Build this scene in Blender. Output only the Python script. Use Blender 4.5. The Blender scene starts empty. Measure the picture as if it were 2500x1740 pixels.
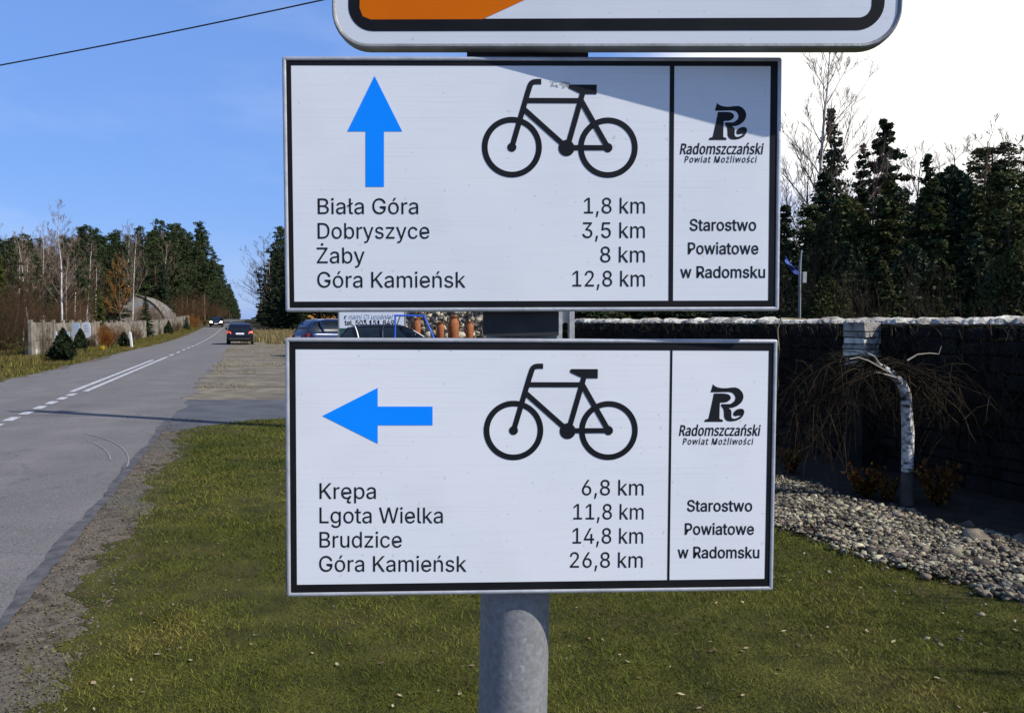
import bpy, math, random
import numpy as np
from mathutils import Vector, Matrix

S = bpy.context.scene
C = S.collection
R = math.radians

# ------------------------------------------------------------------ camera, light, exposure
FPX, CX, CY, CAMZ, PITCH = 2000.0, 1250.0, 870.0, 1.6, math.atan(85 / 2000)
SUN_AZ, SUN_EL = R(113), R(40)          # azimuth clockwise from the view direction (+Y)

cam = bpy.data.cameras.new("camera")
cam.sensor_fit = 'HORIZONTAL'
cam.sensor_width = 36
cam.lens = 36 * FPX / 2500
cam.clip_start = 0.05
cam.clip_end = 6000
cam_o = bpy.data.objects.new("camera", cam)
C.objects.link(cam_o)
cam_o.location = (0, 0, CAMZ)
cam_o.rotation_euler = (math.pi / 2 - PITCH, 0, 0)
S.camera = cam_o

S.view_settings.view_transform = 'Standard'
S.view_settings.look = 'None'
S.view_settings.gamma = 1
S.view_settings.exposure = 0.12

to_sun = Vector((math.cos(SUN_EL) * math.sin(SUN_AZ), math.cos(SUN_EL) * math.cos(SUN_AZ), math.sin(SUN_EL)))
sun = bpy.data.lights.new("sun", 'SUN')
sun.energy = 5.0
sun.angle = R(0.5)
sun.color = (1.0, 0.965, 0.90)
sun_o = bpy.data.objects.new("sun", sun)
C.objects.link(sun_o)
sun_o.location = to_sun * 60
sun_o.rotation_euler = (-to_sun).to_track_quat('-Z', 'Y').to_euler()


def pixdir(px, py):
    u, v = (px - CX) / FPX, (CY - py) / FPX
    up = Vector((0, math.sin(PITCH), math.cos(PITCH)))
    fw = Vector((0, math.cos(PITCH), -math.sin(PITCH)))
    return Vector((1, 0, 0)) * u + up * v + fw


def at(px, py, Y):
    d = pixdir(px, py)
    return Vector((0, 0, CAMZ)) + d * (Y / d.y)


world = bpy.data.worlds.new("World")
S.world = world
world.use_nodes = True
nt = world.node_tree
nt.nodes.clear()
N, L = nt.nodes, nt.links
out = N.new("ShaderNodeOutputWorld")
bg = N.new("ShaderNodeBackground")
bg.inputs['Strength'].default_value = 0.12
sky = N.new("ShaderNodeTexSky")
sky.sky_type = 'NISHITA'
sky.sun_disc = False
sky.sun_elevation = SUN_EL
sky.sun_rotation = SUN_AZ
sky.air_density = 1.0
sky.dust_density = 0.6
sky.ozone_density = 3.0
hsv = N.new("ShaderNodeHueSaturation")
hsv.inputs['Saturation'].default_value = 1.12
tint = N.new("ShaderNodeMix"); tint.data_type = 'RGBA'; tint.blend_type = 'MULTIPLY'; tint.inputs['Factor'].default_value = 1
tint.inputs['B'].default_value = (.92, .95, 1.10, 1)
L.new(sky.outputs[0], tint.inputs['A']); L.new(tint.outputs['Result'], hsv.inputs['Color'])
tc = N.new("ShaderNodeTexCoord")
# glare painted into the sky over the trees on one side, faint streaks elsewhere
gdir = pixdir(2330, -60).normalized()
dot = N.new("ShaderNodeVectorMath"); dot.operation = 'DOT_PRODUCT'
dot.inputs[1].default_value = gdir
L.new(tc.outputs['Generated'], dot.inputs[0])
nz = N.new("ShaderNodeTexNoise"); nz.inputs['Scale'].default_value = 3.2; nz.inputs['Detail'].default_value = 7
nz.inputs['Roughness'].default_value = 0.55
mp = N.new("ShaderNodeMapping"); mp.inputs['Scale'].default_value = (1, 1, 3.2)
L.new(tc.outputs['Generated'], mp.inputs[0]); L.new(mp.outputs[0], nz.inputs[0])
ad = N.new("ShaderNodeMath"); ad.operation = 'MULTIPLY_ADD'; ad.inputs[1].default_value = 0.10; ad.inputs[2].default_value = -0.05
L.new(nz.outputs['Fac'], ad.inputs[0])
ad2 = N.new("ShaderNodeMath"); ad2.operation = 'ADD'
L.new(dot.outputs['Value'], ad2.inputs[0]); L.new(ad.outputs[0], ad2.inputs[1])
mr = N.new("ShaderNodeMapRange"); mr.interpolation_type = 'SMOOTHSTEP'
mr.inputs['From Min'].default_value = 0.925; mr.inputs['From Max'].default_value = 0.985
L.new(ad2.outputs[0], mr.inputs['Value'])
st = N.new("ShaderNodeMapRange"); st.interpolation_type = 'SMOOTHSTEP'
st.inputs['From Min'].default_value = 0.45; st.inputs['From Max'].default_value = 0.75; st.inputs['To Max'].default_value = 0.10
L.new(nz.outputs['Fac'], st.inputs['Value'])
mx = N.new("ShaderNodeMath"); mx.operation = 'MAXIMUM'
L.new(mr.outputs[0], mx.inputs[0]); L.new(st.outputs[0], mx.inputs[1])
sep = N.new("ShaderNodeSeparateXYZ"); L.new(tc.outputs['Generated'], sep.inputs[0])
low = N.new("ShaderNodeMapRange"); low.inputs['From Min'].default_value = 0.30; low.inputs['From Max'].default_value = 0.75
low.inputs['To Min'].default_value = 0.66; low.inputs['To Max'].default_value = 0.0
L.new(sep.outputs['Z'], low.inputs['Value'])
airy = N.new("ShaderNodeMix"); airy.data_type = 'RGBA'
airy.inputs['B'].default_value = (1.62, 3.15, 7.3, 1)          # clear spring air low over the horizon
L.new(low.outputs[0], airy.inputs['Factor']); L.new(hsv.outputs[0], airy.inputs['A'])
mix = N.new("ShaderNodeMix"); mix.data_type = 'RGBA'
mix.inputs['B'].default_value = (9.5, 9.4, 9.2, 1)
L.new(mx.outputs[0], mix.inputs['Factor']); L.new(airy.outputs['Result'], mix.inputs['A'])
L.new(mix.outputs['Result'], bg.inputs['Color'])
L.new(bg.outputs[0], out.inputs['Surface'])

rng = random.Random(7)
nrg = np.random.default_rng(11)

# ------------------------------------------------------------------ materials
def mat(name, cols, rough=0.6, metal=0.0, scale=8.0, detail=6, bump=0.0, bscale=None, island=0.0, transl=0.0,
        coord='Object', stretch=None, contrast=(0.35, 0.65), spec=0.5, extra=None):
    """procedural surface: noise between colours, optional per-piece variation and bump"""
    m = bpy.data.materials.new(name)
    m.use_nodes = True
    n, l = m.node_tree.nodes, m.node_tree.links
    b = n['Principled BSDF']
    b.inputs['Roughness'].default_value = rough
    b.inputs['Metallic'].default_value = metal
    b.inputs['Specular IOR Level'].default_value = spec
    if isinstance(cols[0], (int, float)):
        cols = [cols]
    t = n.new('ShaderNodeTexCoord')
    vec = t.outputs['Object']
    if coord == 'World':
        g = n.new('ShaderNodeNewGeometry'); vec = g.outputs['Position']
    if stretch:
        mm = n.new('ShaderNodeMapping'); mm.inputs['Scale'].default_value = stretch
        l.new(vec, mm.inputs[0]); vec = mm.outputs[0]
    tex = n.new('ShaderNodeTexNoise')
    tex.inputs['Scale'].default_value = scale
    tex.inputs['Detail'].default_value = detail
    l.new(vec, tex.inputs['Vector'])
    ramp = n.new('ShaderNodeValToRGB')
    e = ramp.color_ramp.elements
    k = len(cols)
    e[0].position, e[1].position = contrast
    e[0].color = (*cols[0], 1)
    e[1].color = (*cols[-1], 1)
    for i in range(1, k - 1):
        x = e.new(contrast[0] + (contrast[1] - contrast[0]) * i / (k - 1))
        x.color = (*cols[i], 1)
    l.new(tex.outputs['Fac'], ramp.inputs[0])
    col = ramp.outputs['Color']
    if island:
        g = n.new('ShaderNodeNewGeometry')
        mr = n.new('ShaderNodeMapRange'); mr.inputs['To Min'].default_value = 1 - island; mr.inputs['To Max'].default_value = 1 + island
        l.new(g.outputs['Random Per Island'], mr.inputs['Value'])
        h = n.new('ShaderNodeHueSaturation')
        l.new(col, h.inputs['Color']); l.new(mr.outputs[0], h.inputs['Value'])
        mr2 = n.new('ShaderNodeMapRange'); mr2.inputs['To Min'].default_value = 0.5 - island * .05; mr2.inputs['To Max'].default_value = 0.5 + island * .05
        l.new(g.outputs['Random Per Island'], mr2.inputs['Value']); l.new(mr2.outputs[0], h.inputs['Hue'])
        col = h.outputs['Color']
    if extra:
        col = extra(n, l, vec, col)
    l.new(col, b.inputs['Base Color'])
    if bump:
        t2 = n.new('ShaderNodeTexNoise'); t2.inputs['Scale'].default_value = bscale or scale * 3; t2.inputs['Detail'].default_value = 8
        l.new(vec, t2.inputs['Vector'])
        bu = n.new('ShaderNodeBump'); bu.inputs['Strength'].default_value = bump; bu.inputs['Distance'].default_value = 0.02
        l.new(t2.outputs['Fac'], bu.inputs['Height']); l.new(bu.outputs[0], b.inputs['Normal'])
    if transl:
        tr = n.new('ShaderNodeBsdfTranslucent'); l.new(col, tr.inputs['Color'])
        ms = n.new('ShaderNodeMixShader'); ms.inputs[0].default_value = transl
        l.new(b.outputs[0], ms.inputs[1]); l.new(tr.outputs[0], ms.inputs[2])
        l.new(ms.outputs[0], n['Material Output'].inputs['Surface'])
    return m


def mixcol(n, l, a, b, fac):
    x = n.new('ShaderNodeMix'); x.data_type = 'RGBA'
    l.new(a, x.inputs['A'])
    if isinstance(b, tuple): x.inputs['B'].default_value = (*b, 1)
    else: l.new(b, x.inputs['B'])
    l.new(fac, x.inputs['Factor'])
    return x.outputs['Result']


def noise_mask(n, l, vec, scale, lo, hi, stretch=None, detail=5, amt=1.0):
    if stretch:
        mm = n.new('ShaderNodeMapping'); mm.inputs['Scale'].default_value = stretch
        l.new(vec, mm.inputs[0]); vec = mm.outputs[0]
    t = n.new('ShaderNodeTexNoise'); t.inputs['Scale'].default_value = scale; t.inputs['Detail'].default_value = detail
    l.new(vec, t.inputs['Vector'])
    r = n.new('ShaderNodeMapRange'); r.inputs['From Min'].default_value = lo; r.inputs['From Max'].default_value = hi
    r.inputs['To Max'].default_value = amt
    l.new(t.outputs['Fac'], r.inputs['Value'])
    return r.outputs[0]


def weathered_sheet(n, l, vec, col):
    f = noise_mask(n, l, vec, 6, .55, .8, stretch=(2.5, 60, 1), amt=.13)       # rain streaks, scratches along the sheet
    col = mixcol(n, l, col, (.42, .41, .40), f)
    f = noise_mask(n, l, vec, 7, .50, .78, amt=.14)                            # grime
    col = mixcol(n, l, col, (.34, .32, .28), f)
    f = noise_mask(n, l, vec, 11, .60, .64, stretch=(.35, 42, 1), detail=2, amt=.09)   # long scratches
    col = mixcol(n, l, col, (.45, .45, .46), f)
    f = noise_mask(n, l, vec, 140, .66, .73, amt=.4)                           # specks
    return mixcol(n, l, col, (.40, .38, .34), f)


def galv(n, l, vec, col):
    f = noise_mask(n, l, vec, 9, .55, .75, stretch=(3, 3, .6), amt=.35)
    col = mixcol(n, l, col, (.15, .145, .135), f)
    f = noise_mask(n, l, vec, 60, .66, .72, detail=2, amt=.6)
    return mixcol(n, l, col, (.48, .48, .47), f)


def worn(n, l, vec, col):
    f = noise_mask(n, l, vec, 14, .50, .66, detail=8, amt=.75)
    return mixcol(n, l, col, (.17, .16, .15), f)


def road_extra(n, l, vec, col):
    ro = n.new('ShaderNodeMapping'); ro.inputs['Rotation'].default_value = (0, 0, -math.atan(.318)); l.new(vec, ro.inputs[0])
    f = noise_mask(n, l, ro.outputs[0], .9, .42, .62, stretch=(1.3, .05, 1), amt=.55)          # wheel tracks
    col = mixcol(n, l, col, (.10, .093, .092), f)
    vo = n.new('ShaderNodeTexVoronoi'); vo.feature = 'DISTANCE_TO_EDGE'; vo.inputs['Scale'].default_value = .42
    wob = n.new('ShaderNodeTexNoise'); wob.inputs['Scale'].default_value = 1.7; wob.inputs['Detail'].default_value = 6; l.new(vec, wob.inputs['Vector'])
    va = n.new('ShaderNodeVectorMath'); va.operation = 'MULTIPLY_ADD'; va.inputs[1].default_value = (1.1, 1.1, 0)
    l.new(wob.outputs['Color'], va.inputs[0]); l.new(vec, va.inputs[2]); l.new(va.outputs[0], vo.inputs['Vector'])
    cr_ = n.new('ShaderNodeMapRange'); cr_.inputs['From Min'].default_value = .003; cr_.inputs['From Max'].default_value = .012
    cr_.inputs['To Min'].default_value = .55; cr_.inputs['To Max'].default_value = 0; l.new(vo.outputs['Distance'], cr_.inputs['Value'])
    col = mixcol(n, l, col, (.04, .04, .042), cr_.outputs[0])
    f = noise_mask(n, l, vec, .35, .40, .66, stretch=(1, .25, 1), amt=.45)
    col = mixcol(n, l, col, (.095, .088, .088), f)
    f = noise_mask(n, l, vec, 70, .35, .75, detail=3, amt=.75)
    col = mixcol(n, l, col, (.25, .232, .22), f)
    f = noise_mask(n, l, vec, 60, .60, .72, detail=2, amt=.8)
    return mixcol(n, l, col, (.05, .05, .055), f)


def lot_extra(n, l, vec, col):
    f = noise_mask(n, l, vec, .55, .46, .64, stretch=(.6, 1.4, 1), detail=8, amt=.85)
    col = mixcol(n, l, col, (.10, .09, .072), f)
    f = noise_mask(n, l, vec, 40, .58, .72, amt=.5)
    return mixcol(n, l, col, (.27, .24, .20), f)


def lawn_extra(n, l, vec, col):
    f = noise_mask(n, l, vec, 1.3, .52, .70, amt=.7)
    col = mixcol(n, l, col, (.075, .052, .022), f)
    f = noise_mask(n, l, vec, 60, .45, .75, amt=.7)
    return mixcol(n, l, col, (.025, .026, .008), f)


M = {
    'sheet': mat('white_reflective_sheet', [(.77, .785, .79), (.81, .81, .805)], .45, scale=5, extra=weathered_sheet, spec=.3),
    'black': mat('black_film', [(.008, .008, .009), (.014, .013, .014)], .5, scale=20, spec=.15),
    'ink': mat('black_lettering', [(.010, .011, .013), (.016, .016, .018)], .5, scale=20, spec=.15),
    'blue': mat('blue_film', [(.002, .255, .97), (.003, .275, 1.0)], .5, scale=6, spec=.12),
    'orange': mat('orange_film', [(.74, .145, .001), (.82, .19, .001)], .5, scale=5, spec=.10),
    'rim': mat('aluminium_rim', [(.40, .40, .41), (.52, .52, .53)], .5, .35, scale=30, bump=.05),
    'rimdark': mat('painted_steel_rim', [(.20, .20, .19), (.30, .30, .29)], .55, .3, scale=30, bump=.1),
    'steel': mat('galvanised_steel', [(.19, .188, .185), (.235, .235, .235), (.285, .285, .285)], .55, .25, scale=150, detail=4, bump=.06, bscale=220, contrast=(.3, .7), extra=galv),
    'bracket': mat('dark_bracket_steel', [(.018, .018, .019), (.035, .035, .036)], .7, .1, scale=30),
    'asphalt': mat('worn_asphalt', [(.105, .096, .090), (.175, .160, .150)], .9, scale=1.2, coord='World', bump=.35, bscale=110, extra=road_extra, spec=.25),
    'apron': mat('bluish_asphalt', [(.070, .074, .084), (.105, .108, .118)], .9, scale=1.6, coord='World', bump=.35, bscale=90, spec=.25),
    'patch': mat('dark_asphalt_seam', [(.06, .058, .062), (.115, .110, .110)], .9, scale=9, coord='World', bump=.5, bscale=80, spec=.25),
    'paint': mat('worn_road_paint', [(.40, .40, .40), (.58, .58, .57)], .7, scale=9, coord='World', bump=.2, bscale=80, extra=worn),
    'dirt': mat('sandy_dirt', [(.080, .062, .043), (.135, .110, .080), (.06, .045, .030)], .95, scale=5, coord='World', bump=.8, bscale=30, extra=lot_extra, spec=.2),
    'lot': mat('pale_gravel_lot', [(.130, .108, .076), (.235, .20, .145)], .95, scale=2.2, coord='World', bump=.7, bscale=40, extra=lot_extra, spec=.2),
    'soil': mat('shaded_bed_soil', [(.030, .022, .014), (.055, .040, .024)], .95, scale=6, coord='World', bump=.7, bscale=40, spec=.2),  # soil colour darkened for the shade at the wall foot
    'lawn': mat('short_mossy_turf', [(.040, .040, .007), (.090, .084, .014)], .95, scale=4, coord='World', bump=.9, bscale=70, extra=lawn_extra, spec=.15),
    'ground': mat('forest_and_meadow_ground', [(.050, .045, .016), (.085, .070, .026), (.05, .035, .018)], .95, scale=.35, coord='World', bump=.6, bscale=6, spec=.15),
    'blade': mat('grass_blades', [(.050, .068, .007), (.115, .122, .014), (.25, .19, .05)], .75, scale=.9, coord='World', island=.55, transl=.25, spec=.2, contrast=(.32, .74)),
    'vblade': mat('verge_grass_blades', [(.075, .080, .012), (.15, .125, .03), (.20, .15, .05)], .8, scale=.7, coord='World', island=.5, transl=.3, spec=.2),
    'dry': mat('dry_grass_blades', [(.20, .15, .065), (.30, .23, .10)], .85, scale=.8, coord='World', island=.45, transl=.3, spec=.2),
    'gravel': mat('crushed_limestone', [(.10, .082, .056), (.30, .25, .18)], .9, scale=9, coord='World', island=.8, bump=.3, bscale=120, spec=.25),
    'wallstone': mat('shaded_wall_stone', [(.008, .007, .006), (.024, .021, .017)], .95, scale=5, bump=.9, bscale=14, spec=.15),  # shade of the wall face put into a near-black stone colour
    'cope': mat('pale_limestone', [(.20, .18, .15), (.42, .39, .33), (.52, .48, .41)], .9, scale=9, island=.4, bump=.9, bscale=40, spec=.2),
    'concrete': mat('weathered_concrete', [(.13, .11, .08), (.29, .255, .20)], .9, scale=2.2, detail=9, bump=.3, bscale=40, spec=.2),
    'paleconc': mat('pale_concrete', [(.36, .35, .33), (.48, .47, .45)], .85, scale=12, bump=.3, bscale=60, spec=.2),
    'hangar': mat('weathered_grey_sheeting', [(.10, .088, .075), (.24, .215, .185), (.22, .24, .27)], .8, scale=.8, detail=8, bump=.2, bscale=5, spec=.2),
    'pbark': mat('pine_bark', [(.085, .048, .028), (.15, .085, .048)], .9, scale=3, bump=.8, spec=.15),
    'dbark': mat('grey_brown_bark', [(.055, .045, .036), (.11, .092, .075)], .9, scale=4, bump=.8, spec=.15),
    'birch': mat('birch_bark', [(.05, .045, .04), (.40, .37, .32), (.52, .49, .44)], .8, scale=3.2, stretch=(1, 1, 3), contrast=(.30, .46), bump=.3, spec=.2),
    'birchnear': mat('mottled_white_bark', [(.04, .035, .03), (.34, .31, .27), (.62, .59, .54)], .85, scale=16, detail=8, stretch=(1, 1, 2.2), contrast=(.34, .55), bump=.6, bscale=60, spec=.2),
    'btwig': mat('birch_twigs', [(.13, .085, .062), (.24, .17, .13)], .85, scale=2, island=.3, spec=.15),
    'gtwig': mat('grey_twigs', [(.10, .085, .072), (.17, .15, .13)], .85, scale=2, island=.3, spec=.15),
    'rtwig': mat('reddish_brush_twigs', [(.050, .028, .016), (.105, .058, .028)], .85, scale=2, island=.35, spec=.15),
    'otwig': mat('orange_brush_twigs', [(.19, .068, .014), (.32, .12, .025)], .85, scale=2, island=.35, spec=.15),
    'pine': mat('pine_needles', [(.020, .036, .012), (.058, .074, .022)], .75, scale=.9, island=.5, transl=.15, spec=.25),
    'spruce': mat('spruce_needles', [(.016, .030, .013), (.044, .058, .022)], .75, scale=.9, island=.5, transl=.12, spec=.25),
    'screenleaf': mat('mixed_evergreen_leaves', [(.022, .034, .010), (.060, .070, .020), (.095, .085, .030)], .75, scale=.8, island=.55, transl=.2, spec=.2),
    'thuja': mat('thuja_leaves', [(.012, .020, .008), (.030, .040, .012)], .75, scale=4, island=.5, transl=.1, spec=.2),
    'ygreen': mat('yellowish_conifer_needles', [(.055, .065, .012), (.10, .10, .02)], .75, scale=3, island=.5, transl=.2, spec=.2),
    'oleaf': mat('withered_orange_leaves', [(.16, .060, .014), (.28, .12, .028)], .8, scale=4, island=.5, transl=.25, spec=.15),
    'litter': mat('pale_dead_leaves', [(.16, .11, .06), (.36, .28, .18)], .85, scale=3, coord='World', island=.6, spec=.15),
    'yflower': mat('yellow_flowers', [(.62, .42, .01), (.75, .55, .03)], .7, scale=20, island=.2, spec=.2),
    'vine': mat('dry_creeper_stems', [(.020, .015, .010), (.062, .044, .025)], .9, scale=6, island=.45, spec=.15),
    'dimtwig': mat('shaded_weeping_twigs', [(.010, .0075, .005), (.034, .024, .014)], .9, scale=6, island=.45, spec=.1),  # shade on these twigs painted in as a near-black tone
    'wleaf': mat('withered_shaded_leaves', [(.075, .030, .008), (.15, .062, .015)], .85, scale=4, island=.5, transl=.2, spec=.1),  # withered leaf colour darkened for the shade under the wall
    'navy': mat('dark_navy_car_paint', [(.008, .010, .020), (.010, .013, .026)], .22, .2, scale=3),
    'carblack': mat('black_car_paint', [(.008, .008, .009), (.011, .011, .012)], .25, .2, scale=3),
    'carblue': mat('blue_car_paint', [(.006, .018, .07), (.008, .024, .09)], .25, .2, scale=3),
    'glass': mat('dark_car_glass', [(.008, .012, .015), (.012, .018, .02)], .08, 0, scale=3),
    'tyre': mat('tyre_rubber', [(.012, .012, .012), (.02, .02, .02)], .85, scale=30),
    'rimalloy': mat('alloy_wheel', [(.28, .28, .29), (.36, .36, .37)], .35, .7, scale=20),
    'chrome': mat('bright_metal_trim', [(.55, .56, .58), (.65, .66, .68)], .2, .9, scale=20),
    'plate': mat('white_plate', [(.68, .68, .68), (.76, .76, .76)], .5, scale=20),
    'red': mat('red_lamp_glass', [(.30, .012, .010), (.42, .02, .014)], .25, scale=10),
    'wire': mat('black_cable', [(.012, .012, .014), (.02, .02, .02)], .6, scale=10),
    'bluesteel': mat('blue_painted_tube', [(.02, .10, .55), (.03, .13, .65)], .4, scale=10),
    'terracotta': mat('terracotta', [(.24, .075, .028), (.36, .13, .05)], .85, scale=7, bump=.2, spec=.2),
    'timber': mat('dark_timber', [(.040, .030, .022), (.085, .062, .044)], .85, scale=5, stretch=(4, 4, .5), bump=.4, spec=.2),
    'banner': mat('white_banner', [(.68, .71, .76), (.74, .77, .82)], .6, scale=4),
    'bpanel': mat('pale_blue_panel', [(.42, .52, .66), (.52, .62, .74)], .6, scale=3),
    'green': mat('green_banner_stripe', [(.012, .075, .055), (.018, .10, .07)], .6, scale=4),
    'script': mat('pale_blue_lettering', [(.16, .24, .34), (.22, .30, .40)], .6, scale=9),
    'bluetarp': mat('blue_tarpaulin', [(.02, .05, .22), (.04, .09, .34)], .6, scale=6, bump=.5),
    'whitepost': mat('white_plastic', [(.70, .70, .68), (.78, .78, .76)], .5, scale=9),
}


def emit(name, col, strength):
    m = bpy.data.materials.new(name); m.use_nodes = True
    b = m.node_tree.nodes['Principled BSDF']
    b.inputs['Base Color'].default_value = (*col, 1)
    b.inputs['Emission Color'].default_value = (*col, 1)
    b.inputs['Emission Strength'].default_value = strength
    return m


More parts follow.
